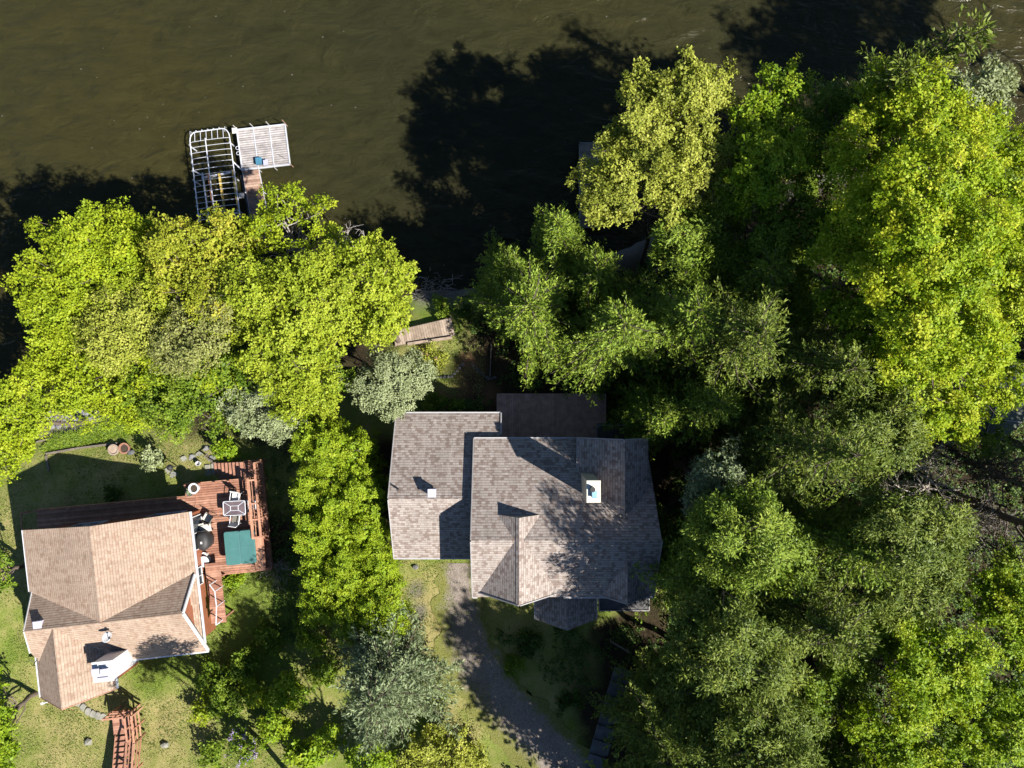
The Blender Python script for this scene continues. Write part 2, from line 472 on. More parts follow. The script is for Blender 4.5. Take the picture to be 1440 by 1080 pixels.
LF = {
 'lime':   m_leaf('lime_leaves', (0.2, 0.29, 0.012), (0.32, 0.41, 0.018), (0.44, 0.5, 0.03), 0.32),
 'yellow': m_leaf('yellow_green_leaves', (0.22, 0.3, 0.018), (0.345, 0.425, 0.03), (0.46, 0.515, 0.05), 0.32),
 'gold':   m_leaf('golden_leaves', (0.24, 0.285, 0.022), (0.37, 0.41, 0.036), (0.49, 0.46, 0.055), 0.32),
 'olive':  m_leaf('olive_yellow_leaves', (0.22, 0.26, 0.035), (0.35, 0.39, 0.055), (0.47, 0.49, 0.09), 0.3),
 'green':  m_leaf('bright_green_leaves', (0.14, 0.25, 0.012), (0.25, 0.37, 0.018), (0.39, 0.47, 0.03), 0.34),
 'maple':  m_leaf('maple_leaves', (0.19, 0.31, 0.012), (0.34, 0.45, 0.02), (0.49, 0.53, 0.035), 0.36),
 'mid':    m_leaf('mid_green_leaves', (0.09, 0.165, 0.014), (0.165, 0.255, 0.02), (0.26, 0.335, 0.035), 0.28),
 'pine':   m_leaf('pine_needles', (0.1, 0.17, 0.016), (0.185, 0.27, 0.028), (0.31, 0.385, 0.05), 0.12),
 'pine2':  m_leaf('olive_needles', (0.07, 0.115, 0.015), (0.135, 0.185, 0.026), (0.245, 0.295, 0.048), 0.1),
 'blue':   m_leaf('blue_green_needles', (0.125, 0.17, 0.08), (0.205, 0.26, 0.13), (0.3, 0.36, 0.19), 0.14),
 'silver': m_leaf('silver_green_leaves', (0.21, 0.25, 0.12), (0.295, 0.345, 0.17), (0.39, 0.44, 0.235), 0.2),
 'pale':   m_leaf('pale_green_leaves', (.19, .21, .06), (.29, .315, .09), (.38, .40, .13), .3),
 'cedar':  m_leaf('cedar_hedge_sprays', (0.15, 0.25, 0.012), (0.28, 0.39, 0.018), (0.4, 0.475, 0.03), 0.24),
 'dark':   m_leaf('dark_shrub_leaves', (0.035, 0.08, 0.012), (0.065, 0.125, 0.016), (0.12, 0.19, 0.025), 0.2),
 'bud':    m_leaf('brown_buds', (0.055, 0.042, 0.032), (0.085, 0.068, 0.048), (0.14, 0.13, 0.06), 0.1),
 'lilac':  m_leaf('lilac_flowers', (.22, .17, .34), (.36, .28, .50), (.50, .42, .62), .2),
 'pink':   m_leaf('pink_flowers', (.45, .16, .16), (.55, .25, .24), (.6, .4, .38), .2),
 'grass':  m_leaf('grass_blades', (0.12, 0.17, 0.028), (0.21, 0.27, 0.05), (0.38, 0.37, 0.14), 0.25),
 'drygrass': m_leaf('dry_grass', (.11, .12, .03), (.19, .18, .06), (.32, .27, .13), .25),
}
# ------------------------------------------------------------------ foliage
def unit(v):
    return v / np.maximum(np.linalg.norm(v, axis=-1, keepdims=True), 1e-9)

def leaf_quads(C, A, N, L, W, fold=.12):
    """one bent leaf per row: base C, axis A, rough normal N"""
    A = unit(A); B = unit(np.cross(N, A)); N = np.cross(A, B)
    L = np.asarray(L)[:, None]; W = np.asarray(W)[:, None]
    p0 = C; p2 = C + A * L - N * L * fold
    pm = C + A * L * .48
    p1 = pm + B * W * .5 + N * L * fold * .5
    p3 = pm - B * W * .5 + N * L * fold * .5
    V = np.stack([p0, p1, p2, p3], 1).reshape(-1, 3)
    Q = np.arange(len(V), dtype=np.int32).reshape(-1, 4)
    return V, Q

def tubes_np(paths, n=5):
    """list of (points(k,3), radii(k)) -> quads"""
    Vs = []; Qs = []; o = 0
    ang = np.arange(n) * 2 * math.pi / n
    ca, sa = np.cos(ang), np.sin(ang)
    for pts, r in paths:
        pts = np.asarray(pts, float); r = np.asarray(r, float); k = len(pts)
        d = np.gradient(pts, axis=0); d = unit(d)
        up = np.where(np.abs(d[:, 2:3]) > .93, np.array([[1., 0, 0]]), np.array([[0., 0, 1.]]))
        a = unit(np.cross(d, up)); b = np.cross(a, d)
        ring = pts[:, None, :] + (a[:, None, :] * ca[None, :, None] + b[:, None, :] * sa[None, :, None]) * r[:, None, None]
        Vs.append(ring.reshape(-1, 3))
        i = np.arange(k - 1)[:, None] * n; j = np.arange(n)[None, :]; j2 = (j + 1) % n
        Qs.append(np.stack([i + j, i + j2, i + n + j2, i + n + j], -1).reshape(-1, 4) + o)
        o += k * n
    return np.concatenate(Vs), np.concatenate(Qs)

def bend(rng, p0, p1, k=4, sag=.12):
    p0 = np.asarray(p0, float); p1 = np.asarray(p1, float)
    t = np.linspace(0, 1, k)[:, None]; L = np.linalg.norm(p1 - p0)
    pts = p0 * (1 - t) + p1 * t
    pts[1:-1] += rng.normal(0, sag * L * .35, (k - 2, 3))
    pts[:, 2:3] += -sag * L * (t * (1 - t)) * 1.0
    return pts

def sample_lobes(rng, lobes, n, zmin=-.45, inner=.45):
    lb = np.array(lobes, float)                     # x y z r rz
    w = lb[:, 3] ** 2; w /= w.sum()
    out = []; nrm = []; guard = 0
    while len(out) < n and guard < n * 12:
        guard += 1
        q = lb[rng.choice(len(lb), p=w)]
        d = rng.normal(0, 1, 3); d /= np.linalg.norm(d)
        if d[2] < zmin: continue
        if d[2] < 0 and rng.random() < .4: continue
        u = inner + (1 - inner) * rng.random() ** .6
        bumpy = 1 + .16 * math.sin(3.1 * d[0] + 5 * d[1] + q[0]) * math.cos(4.3 * d[2] + 2.7 * d[0] + q[1])
        p = q[:3] + d * np.array([q[3], q[3], q[3] * q[4]]) * u * bumpy
        deep = False
        for k in lb:                                # drop what lies deep inside another lobe
            e = (p - k[:3]) / np.array([k[3], k[3], k[3] * k[4]])
            if np.dot(e, e) < .22: deep = True; break
        if deep: continue
        out.append(p); nrm.append(d)
    return np.array(out), np.array(nrm)

def split_lobes(rng, lobes, sub=5):
    """give each big lobe a few smaller ones round its edge so that the outline is uneven"""
    res = []
    for (x, y, z, r, rz) in lobes:
        res.append((x, y, z, r * .78, rz))
        a0 = rng.random() * 6.28
        for k in range(sub):
            a = a0 + 6.283 * k / sub + rng.uniform(-.35, .35)
            rr = r * rng.uniform(.36, .52)
            dd = r * rng.uniform(.52, .70)
            res.append((x + dd * math.cos(a), y + dd * math.sin(a), z + r * rz * rng.uniform(-.25, .45), rr, rz))
    return res

def broadleaf(seed, lobes, dens=1.0, clump=.5, bunch=.15, leaf=.17, nb=13, nl=8, flat=.55, tint_sd=.2, updir=.55, wr=1.0, core=220):
    """leaf cloud: clumps at the limb ends > rosettes > single leaves"""
    rng = np.random.default_rng(seed)
    area = sum(l[3] ** 2 for l in lobes)
    n = int(max(10, area * 5.2 * dens * (.5 / clump) ** 1.3))
    cp, cn = sample_lobes(rng, lobes, n)
    rc = clump * rng.uniform(.6, 1.25, len(cp))
    nbv = np.maximum(3, (nb * (rc / clump) ** 1.5).astype(int))
    idx = np.repeat(np.arange(len(cp)), nbv)
    off = unit(rng.normal(0, 1, (len(idx), 3))) * (rng.random((len(idx), 1)) ** .45) * rc[idx][:, None]
    off[:, 2] *= flat
    off[:, 2] = np.where(off[:, 2] < -.12, off[:, 2] * .4, off[:, 2])
    off += cn[idx] * rc[idx][:, None] * .15
    bc = cp[idx] + off
    bt = .5 + rng.normal(0, tint_sd * .7, len(cp))[idx] + rng.normal(0, tint_sd * .6, len(idx))
    jb = np.repeat(np.arange(len(bc)), nl)
    az = rng.random(len(jb)) * 2 * math.pi
    el = rng.normal(.12, .42, len(jb))
    A = np.stack([np.cos(az) * np.cos(el), np.sin(az) * np.cos(el), np.sin(el)], 1)
    out = unit(off)[jb]
    A = unit(A + out * .45)
    C = bc[jb] + A * bunch * rng.uniform(.05, .8, (len(jb), 1)) + rng.normal(0, bunch * .35, (len(jb), 3))
    N = unit(np.array([0, 0, 1.0]) * updir * .6 + rng.normal(0, .30, (len(jb), 3)) + cn[idx][jb] * .7 + out * .35)
    L = leaf * rng.uniform(.65, 1.25, len(jb))
    V, Q = leaf_quads(C, A, N, L, L * wr * rng.uniform(.62, .85, len(jb)))
    tint = np.clip(bt[jb] + rng.normal(0, tint_sd * .45, len(jb)), 0, 1)
    if core:                                         # foliage in the depth of the crown
        lb = np.array(lobes, float); k = np.repeat(np.arange(len(lb)), np.maximum(6, (lb[:, 3] ** 2 * core).astype(int)))
        d = unit(rng.normal(0, 1, (len(k), 3))) * rng.random((len(k), 1)) ** .4 * .66
        C2 = lb[k, :3] + d * np.stack([lb[k, 3], lb[k, 3], lb[k, 3] * lb[k, 4]], 1)
        A2 = rng.normal(0, 1, (len(k), 3)); N2 = unit(rng.normal(0, .6, (len(k), 3)) + d * .8 + [0, 0, .5])
        L2 = rng.uniform(.13, .24, len(k))
        V2, Q2 = leaf_quads(C2, A2, N2, L2, L2 * .75)
        Q = np.concatenate([Q, Q2 + len(V)]); V = np.concatenate([V, V2]); tint = np.concatenate([tint, rng.uniform(.1, .6, len(k))])
    return V, Q, tint, cp

def limbs(seed, base, fork, cps, r0, n_main=26, n_twig=160, twig=.012):
    """trunk from base to fork, limbs to clump centres, thin twigs from limbs to the other clumps"""
    rng = np.random.default_rng(seed + 99)
    base = np.array(base, float); fork = np.array(fork, float)
    H = fork[2] - base[2]
    tp = bend(rng, base, fork, 6, .05)
    trunk = [(tp, np.linspace(r0, r0 * .38, 6))]
    br = []
    if len(cps):
        order = rng.permutation(len(cps)); joints = []
        for i in order[:n_main]:
            t = rng.uniform(.35, 1)
            s = tp[0] * (1 - t) + tp[-1] * t
            k = min(5, int(t * 5)); s = tp[k] + (tp[min(k + 1, 5)] - tp[k]) * (t * 5 - k)
            pts = bend(rng, s, cps[i], 6, .16)
            rr = r0 * rng.uniform(.22, .36)
            br.append((pts, np.linspace(rr, twig * 1.3, 6)))
            joints += [pts[2], pts[3], pts[4]]
        J = np.array(joints)
        for i in order[n_main:n_main + n_twig]:
            d = np.linalg.norm(J - cps[i], axis=1); s = J[np.argmin(d)]
            br.append((bend(rng, s, cps[i] + rng.normal(0, .1, 3), 4, .14), np.linspace(twig * 2.2, twig * .8, 4)))
    return trunk, br

def conifer(seed, base, H, R, low=.15, nwh=20, nper=7, droop=.25, spray=.30, wid=.085, dens=1.0, jag=.3, ragged=.0, topr=.12):
    """whorled branches carrying flat fans of needle sprays"""
    rng = np.random.default_rng(seed); base = np.array(base, float)
    paths = []; Cs = []; As = []; Ns = []; Ls = []; Ts = []
    f1, f2, f3 = rng.random(3) * 6.28; lx, ly = rng.normal(0, .035, 2)
    axis_ = lambda t: base + np.array([lx * H * t * t, ly * H * t * t, t * H])
    for w in range(nwh):
        t = low + (1 - low) * (w + rng.uniform(-.3, .3)) / nwh
        t = min(max(t, low), .985)
        prof = (1 - (t - low) / (1 - low)) ** .72
        prof *= min(1, .72 + 1.6 * (t - low))
        if rng.random() < ragged: prof *= .6
        a0 = rng.random() * 6.28
        for k in range(nper):
            az = a0 + 6.283 * k / nper + rng.normal(0, .22)
            L = (R * prof + R * topr) * (1 + rng.uniform(-jag, jag * .6)) * (1 + .20 * math.sin(2 * az + f1 + 1.5 * t) + .16 * math.sin(3 * az + f2 - 3 * t) + .12 * math.sin(5 * az + f3 + 9 * t))
            el0 = .42 * t + .1 + rng.normal(0, .1)
            m = 7; s = np.linspace(0, 1, m)
            rad = L * s; zz = L * (math.tan(el0) * s - droop * 1.7 * s ** 2 + .35 * droop * s ** 3 * 2)
            curl = rng.normal(0, .15) * s
            pts = np.stack([rad * np.cos(az + curl), rad * np.sin(az + curl), zz], 1) + axis_(t)
            paths.append((pts, np.linspace(.012 + .012 * L, .006, m)))
            nb = max(4, int(L * 5.2 * dens))
            for q in range(nb):
                u = (.18 if t < .75 else .03) + (.82 if t < .75 else .97) * (q + rng.random()) / nb
                f = u * (m - 1); i = min(int(f), m - 2)
                o = pts[i] + (pts[i + 1] - pts[i]) * (f - i)
                d = unit(pts[i + 1] - pts[i])
                side = 1 if rng.random() < .5 else -1
                fan = rng.uniform(.45, 1.05) * side
                if q == nb - 1: fan = rng.normal(0, .15)
                lat = unit(np.cross(d, [0, 0, 1.0]))
                bd = unit(d * math.cos(fan) + lat * math.sin(fan) + np.array([0, 0, rng.normal(.05, .18)]))
                bl = (.22 + .30 * L * (1 - u) * .55 + .12) * rng.uniform(.6, 1.2)
                ns = max(3, int(bl * 15 * dens))
                v = rng.random(ns) ** .8
                c = o + bd * (v * bl)[:, None] + rng.normal(0, .035, (ns, 3))
                sd = np.where(rng.random(ns) < .5, 1, -1) * rng.uniform(.2, .9, ns)
                lb = unit(np.cross(bd, [0, 0, 1.0]))
                a = bd[None] * np.cos(sd)[:, None] + lb[None] * np.sin(sd)[:, None] + np.stack([np.zeros(ns), np.zeros(ns), rng.normal(.12, .25, ns)], 1)
                Cs.append(c); As.append(a)
                Ns.append(np.array([0, 0, .42]) + rng.normal(0, .4, (ns, 3)) + bd[None] * .3 + np.array([math.cos(az), math.sin(az), 0]) * (.75 - .3 * t))
                Ls.append(spray * rng.uniform(.6, 1.2, ns)); Ts.append(np.clip(.5 + rng.normal(0, .16) + rng.normal(0, .14, ns), 0, 1))
    for _ in range(70):                              # leader tuft
        a = unit(rng.normal(0, .8, 3) + [0, 0, .9]); Cs.append(axis_(rng.uniform(.9, 1.0))[None] + a[None] * .1); As.append(a[None]); Ns.append(unit(rng.normal(0, 1, 3))[None]); Ls.append(np.array([spray * 1.2])); Ts.append(np.array([.6]))
    C = np.concatenate(Cs); A = np.concatenate(As); N = unit(np.concatenate(Ns)); L = np.concatenate(Ls)
    V, Q = leaf_quads(C, A, N, L, L * (wid / spray) * np.random.default_rng(seed + 5).uniform(.7, 1.3, len(L)), .08)
    nc = int(R * R * (1 - low) * H * 30)             # inner foliage round the stem
    tt = low + (.93 - low) * rng.random(nc) ** 1.3; ra = R * .55 * (1 - (tt - low) / (1 - low)) ** .8 * rng.random(nc) ** .5; aa = rng.random(nc) * 6.283
    C2 = np.stack([axis_(q) for q in tt]) + np.stack([ra * np.cos(aa), ra * np.sin(aa), rng.normal(0, .1, nc)], 1)
    L2 = rng.uniform(.15, .28, nc)
    V2, Q2 = leaf_quads(C2, rng.normal(0, 1, (nc, 3)), unit(rng.normal(0, .5, (nc, 3)) + np.stack([np.cos(aa), np.sin(aa), np.full(nc, .6)], 1)), L2, L2 * .5)
    Q = np.concatenate([Q, Q2 + len(V)]); V = np.concatenate([V, V2]); Ts.append(rng.uniform(.1, .6, nc))
    tp = np.stack([axis_(s) for s in np.linspace(0, 1, 8)])
    trunk = [(tp, np.linspace(.03 + .013 * H, .012, 8))]
    return V, Q, np.concatenate(Ts), trunk, paths

def place_tree(name, label, cat, group, base, leafdata, trunk, br, leafmat, barkmat, crown='crown'):
    t = thing(name, label, cat, (float(base[0]), float(base[1]), float(base[2])), group)
    V, Q, tint = leafdata
    fast_mesh(crown, V, Q, LF[leafmat], t, {'tint': ('FACE', tint)})
    V, Q = tubes_np(trunk, 8); fast_mesh('trunk', V, Q, MT[barkmat], t, smooth=True)
    if br:
        V, Q = tubes_np(br, 4); fast_mesh('limbs', V, Q, MT[barkmat], t, smooth=True)
    return t

SEED = [100]
def deciduous(label, lobes, leafmat, name='broadleaf_tree', cat='tree', group='trees round the houses', lean=(0, 0), bark='bark', r0=.16, sub=5, nmain=26, ntwig=140, rzf=.75, **kw):
    """lobes: (photo x, photo y, height of lobe centre, radius in m)"""
    SEED[0] += 1; sd = SEED[0]; rng = np.random.default_rng(sd)
    lb = []
    for (px, py, z, r) in lobes:
        p = P(px, py, z); lb.append((p.x, p.y, z, r, rzf))
    mx = np.mean([[l[0], l[1], l[2]] for l in lb], 0); rmax = max(l[3] for l in lb)
    bx, by = mx[0] + lean[0], mx[1] + lean[1]
    base = (bx, by, G(bx, by) - .15)
    full = split_lobes(rng, lb, sub) if sub else lb
    V, Q, tint, cps = broadleaf(sd, full, **kw)
    fork = (mx[0], mx[1], mx[2] + rmax * .25)
    trunk, br = limbs(sd, base, fork, cps, r0, nmain, ntwig)
    return place_tree(name, label, cat, group, base, (V, Q, tint), trunk, br, leafmat, bark)

def evergreen(label, px, py, ztop, R, leafmat, name='conifer_tree', cat='tree', group='trees round the houses', bark='bark', **kw):
    """px,py,ztop: where the crown's middle (about 2/3 up) shows"""
    SEED[0] += 1; sd = SEED[0]
    zc = ztop * .62
    p = P(px, py, zc); zb = G(p.x, p.y) - .15
    base = (p.x, p.y, zb)
    V, Q, tint, trunk, paths = conifer(sd, base, ztop - zb, R, **kw)
    return place_tree(name, label, cat, group, base, (V, Q, tint), trunk, paths, leafmat, bark)

def bare_tree(label, px, py, z, R, name='bare_tree', group='trees round the houses', leafmat='bud', bark='bark_pale', nbud=1800):
    SEED[0] += 1; sd = SEED[0]; rng = np.random.default_rng(sd)
    p = P(px, py, z); zb = G(p.x, p.y) - .1
    base = np.array([p.x, p.y, zb]); paths = []; tips = []
    def grow(o, d, L, r, lev):
        k = 5; pts = [o]; q = o.copy(); dd = d.copy()
        for i in range(k - 1):
            dd = unit(dd + rng.normal(0, .16, 3) + np.array([0, 0, .03])); q = q + dd * L / (k - 1); pts.append(q)
        paths.append((np.array(pts), np.linspace(r, r * .5, k)))
        if lev == 0: tips.append(q); return
        for _ in range(rng.integers(2, 5)):
            i = rng.integers(2, k); nd = unit(dd * .75 + rng.normal(0, .62, 3) + np.array([0, 0, .12]))
            grow(pts[i], nd, L * rng.uniform(.5, .78), r * .6, lev - 1)
    h = (z - zb)
    tr = [(bend(rng, base, base + np.array([0, 0, h * .45]), 5, .06), np.linspace(.13, .10, 5))]
    top = tr[0][0][-1]
    for k in range(7):
        a = 6.283 * k / 7 + rng.uniform(-.3, .3)
        grow(top.copy(), unit(np.array([math.cos(a), math.sin(a), rng.uniform(.35, 1.1)])), R * rng.uniform(.5, .7), .07, 4 if nbud > 500 else 3)
    tips = np.array(tips); jb = rng.integers(0, len(tips), nbud)
    C = tips[jb] + rng.normal(0, .26, (nbud, 3)); A = rng.normal(0, 1, (nbud, 3)); N = rng.normal(0, .4, (nbud, 3)) + [0, 0, 1]
    L = rng.uniform(.06, .13, nbud)
    V, Q = leaf_quads(C, A, unit(N), L, L * .7)
    return place_tree(name, label, 'tree', group, base, (V, Q, rng.random(nbud)), tr, paths, leafmat, bark)

def shrub(label, px, py, r, h, leafmat, name='garden_shrub', cat='shrub', group='shrubs in the gardens', bark='bark_dark', zoff=0, rx=1.0, parts=None, **kw):
    SEED[0] += 1; sd = SEED[0]; rng = np.random.default_rng(sd)
    p = PG(px, py); zb = p.z + zoff
    p = P(px, py, zb + h * .55); zb = G(p.x, p.y)
    lb = split_lobes(rng, [(p.x, p.y, zb + h * .5, r, h * .5 / r)], 4)
    a = dict(clump=.28, bunch=.10, leaf=.11, nb=12, nl=7); a.update(kw)
    V, Q, tint, cps = broadleaf(sd, lb, **a)
    base = (p.x, p.y, zb - .05)
    stems = []
    for i in rng.permutation(len(cps))[:14]:
        stems.append((bend(rng, np.array(base) + np.append(rng.normal(0, .06, 2), 0), cps[i], 4, .1), np.linspace(.022, .007, 4)))
    t = thing(name, label, cat, base, group)
    fast_mesh('foliage', V, Q, LF[leafmat], t, {'tint': ('FACE', tint)})
    Vs, Qs = tubes_np(stems, 5); fast_mesh('stems', Vs, Qs, MT[bark], t, smooth=True)
    if parts:                                        # flower heads
        n = parts[1]; j = rng.integers(0, len(cps), n)
        C = cps[j] + rng.normal(0, .10, (n, 3)) + [0, 0, .08]; C = np.repeat(C, 14, 0) + rng.normal(0, .055, (n * 14, 3))
        L = rng.uniform(.04, .08, len(C))
        V, Q = leaf_quads(C, rng.normal(0, 1, (len(C), 3)), unit(rng.normal(0, .5, (len(C), 3)) + [0, 0, 1]), L, L)
        fast_mesh('flowers', V, Q, LF[parts[0]], t, {'tint': ('FACE', rng.random(len(C)))})
    return t
# ------------------------------------------------------------------ camera, light, sky
cam = bpy.data.cameras.new('camera'); co_ = bpy.data.objects.new('camera', cam); COL.objects.link(co_)
co_.location = (0, 0, CAM_H); co_.rotation_euler = (0, 0, 0)
cam.sensor_width = 36; cam.lens = 36 * F_PX / 1440; cam.clip_end = 2000; cam.clip_start = .5
SC.camera = co_
SUN_AZ, SUN_EL = math.radians(-29), math.radians(44.5)
tow = Vector((math.cos(SUN_EL) * math.cos(SUN_AZ), math.cos(SUN_EL) * math.sin(SUN_AZ), math.sin(SUN_EL)))
sl = bpy.data.lights.new('sun', 'SUN'); sl.energy = 5.0; sl.angle = math.radians(.53); sl.color = (1, .945, .86)
so = bpy.data.objects.new('sun', sl); COL.objects.link(so); so.location = (30, -20, 60)
so.rotation_euler = tow.to_track_quat('Z', 'Y').to_euler()
w = bpy.data.worlds.new('World'); SC.world = w; w.use_nodes = True
nt = w.node_tree; bg = nt.nodes['Background']
sky = nt.nodes.new('ShaderNodeTexSky'); sky.sky_type = 'NISHITA'; sky.sun_disc = False; sky.dust_density = .3; sky.ozone_density = 5.0; sky.air_density = 1.0
sky.sun_elevation = SUN_EL; sky.sun_rotation = math.atan2(tow.x, tow.y)
nt.links.new(sky.outputs[0], bg.inputs[0]); bg.inputs[1].default_value = .05
SC.view_settings.view_transform = 'Standard'; SC.view_settings.look = 'None'
SC.view_settings.exposure = 1.05; SC.view_settings.gamma = 1
SC.cycles.max_bounces = 5; SC.cycles.diffuse_bounces = 1; SC.cycles.transmission_bounces = 2
SC.cycles.glossy_bounces = 2; SC.cycles.caustics_reflective = False; SC.cycles.caustics_refractive = False

# ------------------------------------------------------------------ ground sheet
def axis(a, b, st, far):
    core = np.arange(a, b + 1e-6, st)
    out = []; d = st * 2; x = b
    while x < far: x += d; d *= 1.5; out.append(x)
    lo = []; d = st * 2; x = a
    while x > -far: x -= d; d *= 1.5; lo.append(x)
    return np.concatenate([lo[::-1], core, out])

def grid(name, X, Y, Z, mat, attrs=None):
    nx, ny = len(X), len(Y); gx, gy = np.meshgrid(X, Y)
    V = np.stack([gx.ravel(), gy.ravel(), Z.ravel()], 1)
    i = np.arange(ny - 1)[:, None] * nx; j = np.arange(nx - 1)[None, :]
    Q = np.stack([i + j, i + j + 1, i + nx + j + 1, i + nx + j], -1).reshape(-1, 4)
    return fast_mesh(name, V, Q, mat, None, {k: ('POINT', v.ravel()) for k, v in (attrs or {}).items()}, smooth=True)

def blobs(gx, gy, items, edge=.6):
    """soft patches: (photo x, photo y, radius m) with ragged edges"""
    m = np.zeros_like(gx); wob = (vnoise(gx, gy, 1.6, 21) - .5) * 1.2 + (vnoise(gx, gy, .5, 31) - .5) * .7
    for px, py, r in items:
        p = PG(px, py); d = np.hypot(gx - p.x, gy - p.y) + wob * min(1, r * .6)
        m = np.maximum(m, np.clip((r - d) / edge + .5, 0, 1))
    return m

X = axis(-38, 38, .22, 320); Y = axis(-30, 20, .22, 320)
gx, gy = np.meshgrid(X, Y); Z = gz(gx, gy)
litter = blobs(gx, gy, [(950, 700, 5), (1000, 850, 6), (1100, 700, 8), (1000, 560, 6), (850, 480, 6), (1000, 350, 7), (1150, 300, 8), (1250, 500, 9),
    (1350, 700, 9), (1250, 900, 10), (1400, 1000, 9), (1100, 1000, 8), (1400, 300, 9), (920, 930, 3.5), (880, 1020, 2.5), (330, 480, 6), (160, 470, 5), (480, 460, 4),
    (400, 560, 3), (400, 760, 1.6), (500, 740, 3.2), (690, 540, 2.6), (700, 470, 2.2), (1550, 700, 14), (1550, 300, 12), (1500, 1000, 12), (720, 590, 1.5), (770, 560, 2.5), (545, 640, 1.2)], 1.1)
dry = .11 + (vnoise(gx, gy, 3.1, 51) - .5) * .25 + .25 * blobs(gx, gy, [(70, 720, 3), (130, 655, 2.2), (30, 800, 2), (60, 980, 2.5), (130, 1040, 3), (240, 1030, 2), (270, 620, 2), (590, 500, 1.6), (610, 860, 2.2), (625, 930, 2.2), (660, 1000, 1.8), (720, 900, 1.2), (770, 980, 1.2)], 1.6) \
    - .18 * blobs(gx, gy, [(130, 620, 1.5), (350, 860, 3), (230, 940, 1.6), (330, 940, 2.5), (20, 930, 1.2), (160, 610, 1.5)], 1.5)
leaves = blobs(gx, gy, [(650, 545, .8), (645, 570, .6), (620, 555, .7), (660, 515, .6), (625, 868, .35), (608, 930, .25), (690, 560, .5)], .9) * .8
sand = np.clip(1 - np.abs(shore(gx) - gy - .55) / 1.25, 0, 1) * np.clip(1.6 - vnoise(gx, gy, .8, 3) * 1.2, 0, 1) * np.clip((gx + 6.5) / 1.0, 0, 1)
sand = np.maximum(sand, .9 * blobs(gx, gy, [(98, 598, .8), (70, 606, .5), (128, 588, .5), (585, 830, .45), (590, 860, .4)], .5))
sand = np.maximum(sand, (gz(gx, gy) < -3.05) * .5)
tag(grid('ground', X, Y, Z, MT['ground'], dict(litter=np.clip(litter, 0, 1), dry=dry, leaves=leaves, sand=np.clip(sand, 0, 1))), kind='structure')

# ------------------------------------------------------------------ lake
X = axis(-40, 40, .5, 320); Y = axis(-8, 26, .5, 320)
gx, gy = np.meshgrid(X, Y)
near = np.clip(1 - (gy - shore(gx)) / 7.5, 0, 1) * np.clip((gx + 9) / 6, 0, 1) * .75
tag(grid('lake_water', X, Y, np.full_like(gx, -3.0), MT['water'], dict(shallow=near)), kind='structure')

# ------------------------------------------------------------------ gravel driveway
def ribbon(name, left, right, mat, dz, n=60, m=14, jit=.5, kind='structure'):
    def interp(pl, k):
        pl = [PG(*q) for q in pl]; d = [0]
        for a, b in zip(pl, pl[1:]): d.append(d[-1] + (b - a).length)
        s = np.linspace(0, d[-1], k)
        return np.stack([np.interp(s, d, [q.x for q in pl]), np.interp(s, d, [q.y for q in pl])], 1)
    a, b = interp(left, n), interp(right, n)
    t = np.linspace(0, 1, m)[None, :, None]
    g = a[:, None] * (1 - t) + b[:, None] * t
    e = (vnoise(g[..., 0], g[..., 1], .55, 41) - .5) * jit * 2
    side = np.zeros(m); side[0] = -1; side[1] = -.6; side[-1] = 1; side[-2] = .6
    dirv = unit(b - a)
    g = g + dirv[:, None, :] * (e * side[None, :])[..., None]
    z = gz(g[..., 0], g[..., 1]) + dz
    V = np.concatenate([g, z[..., None]], -1).reshape(-1, 3)
    i = np.arange(n - 1)[:, None] * m; j = np.arange(m - 1)[None, :]
    Q = np.stack([i + j, i + j + 1, i + m + j + 1, i + m + j], -1).reshape(-1, 4)[:, ::-1]
    edge = np.clip(1 - np.minimum(t[0, :, 0] * 1.2, 1.8 * (1 - t[0, :, 0])) * 2.0, 0, 1) * .5
    edge = np.repeat(edge[None, :], n, 0).ravel()
    return tag(fast_mesh(name, V, Q, mat, None, {'edge': ('POINT', edge)}, smooth=True), kind=kind)
ribbon('driveway', [(612, 792), (616, 850), (612, 905), (632, 965), (668, 1015), (720, 1062), (760, 1110), (800, 1160)],
       [(668, 792), (676, 850), (700, 905), (735, 960), (790, 1015), (840, 1062), (880, 1110), (920, 1160)], MT['gravel'], .03)

# ------------------------------------------------------------------ grass and ground cover
def scatter(n, region_fn, seed):
    rng = np.random.default_rng(seed); out = []
    while sum(len(o) for o in out) < n:
        x = rng.uniform(-37, 34, 40000); y = rng.uniform(-28, 8, 40000)
        k = region_fn(x, y, rng); out.append(np.stack([x[k], y[k]], 1))
    return np.concatenate(out)[:n], rng

def px_mask(x, y, polys):
    z = gz(x, y); k = F_PX / (CAM_H - z); u = 720 + x * k; v = 540 - y * k
    m = np.zeros(len(x), bool)
    for x0, y0, x1, y1 in polys: m |= (u > x0) & (u < x1) & (v > y0) & (v < y1)
    return m
DRV = [(612, 792, 700, 905), (640, 905, 760, 960), (680, 960, 850, 1080)]
def lawn(x, y, rng):
    m = px_mask(x, y, [(-60, 590, 420, 1130), (540, 470, 680, 570), (565, 780, 640, 1000), (600, 860, 690, 1080)])
    d = (vnoise(x, y, .7, 61) > rng.random(len(x)) * .9)
    return m & d & (gz(x, y) > -2.4)
pts, rng = scatter(75000, lawn, 5)
z = gz(pts[:, 0], pts[:, 1])
C = np.column_stack([pts, z - .01]); az = rng.random(len(C)) * 6.283
A = np.stack([np.cos(az) * .8, np.sin(az) * .8, rng.uniform(.35, 1.2, len(C))], 1)
L = rng.uniform(.05, .13, len(C))
V, Q = leaf_quads(C, A, unit(np.stack([-np.cos(az), -np.sin(az), np.ones(len(C))], 1)), L, L * .33, .2)
dn = np.clip(vnoise(pts[:, 0], pts[:, 1], 2.2, 71) * .9 + rng.normal(0, .2, len(C)), 0, 1)
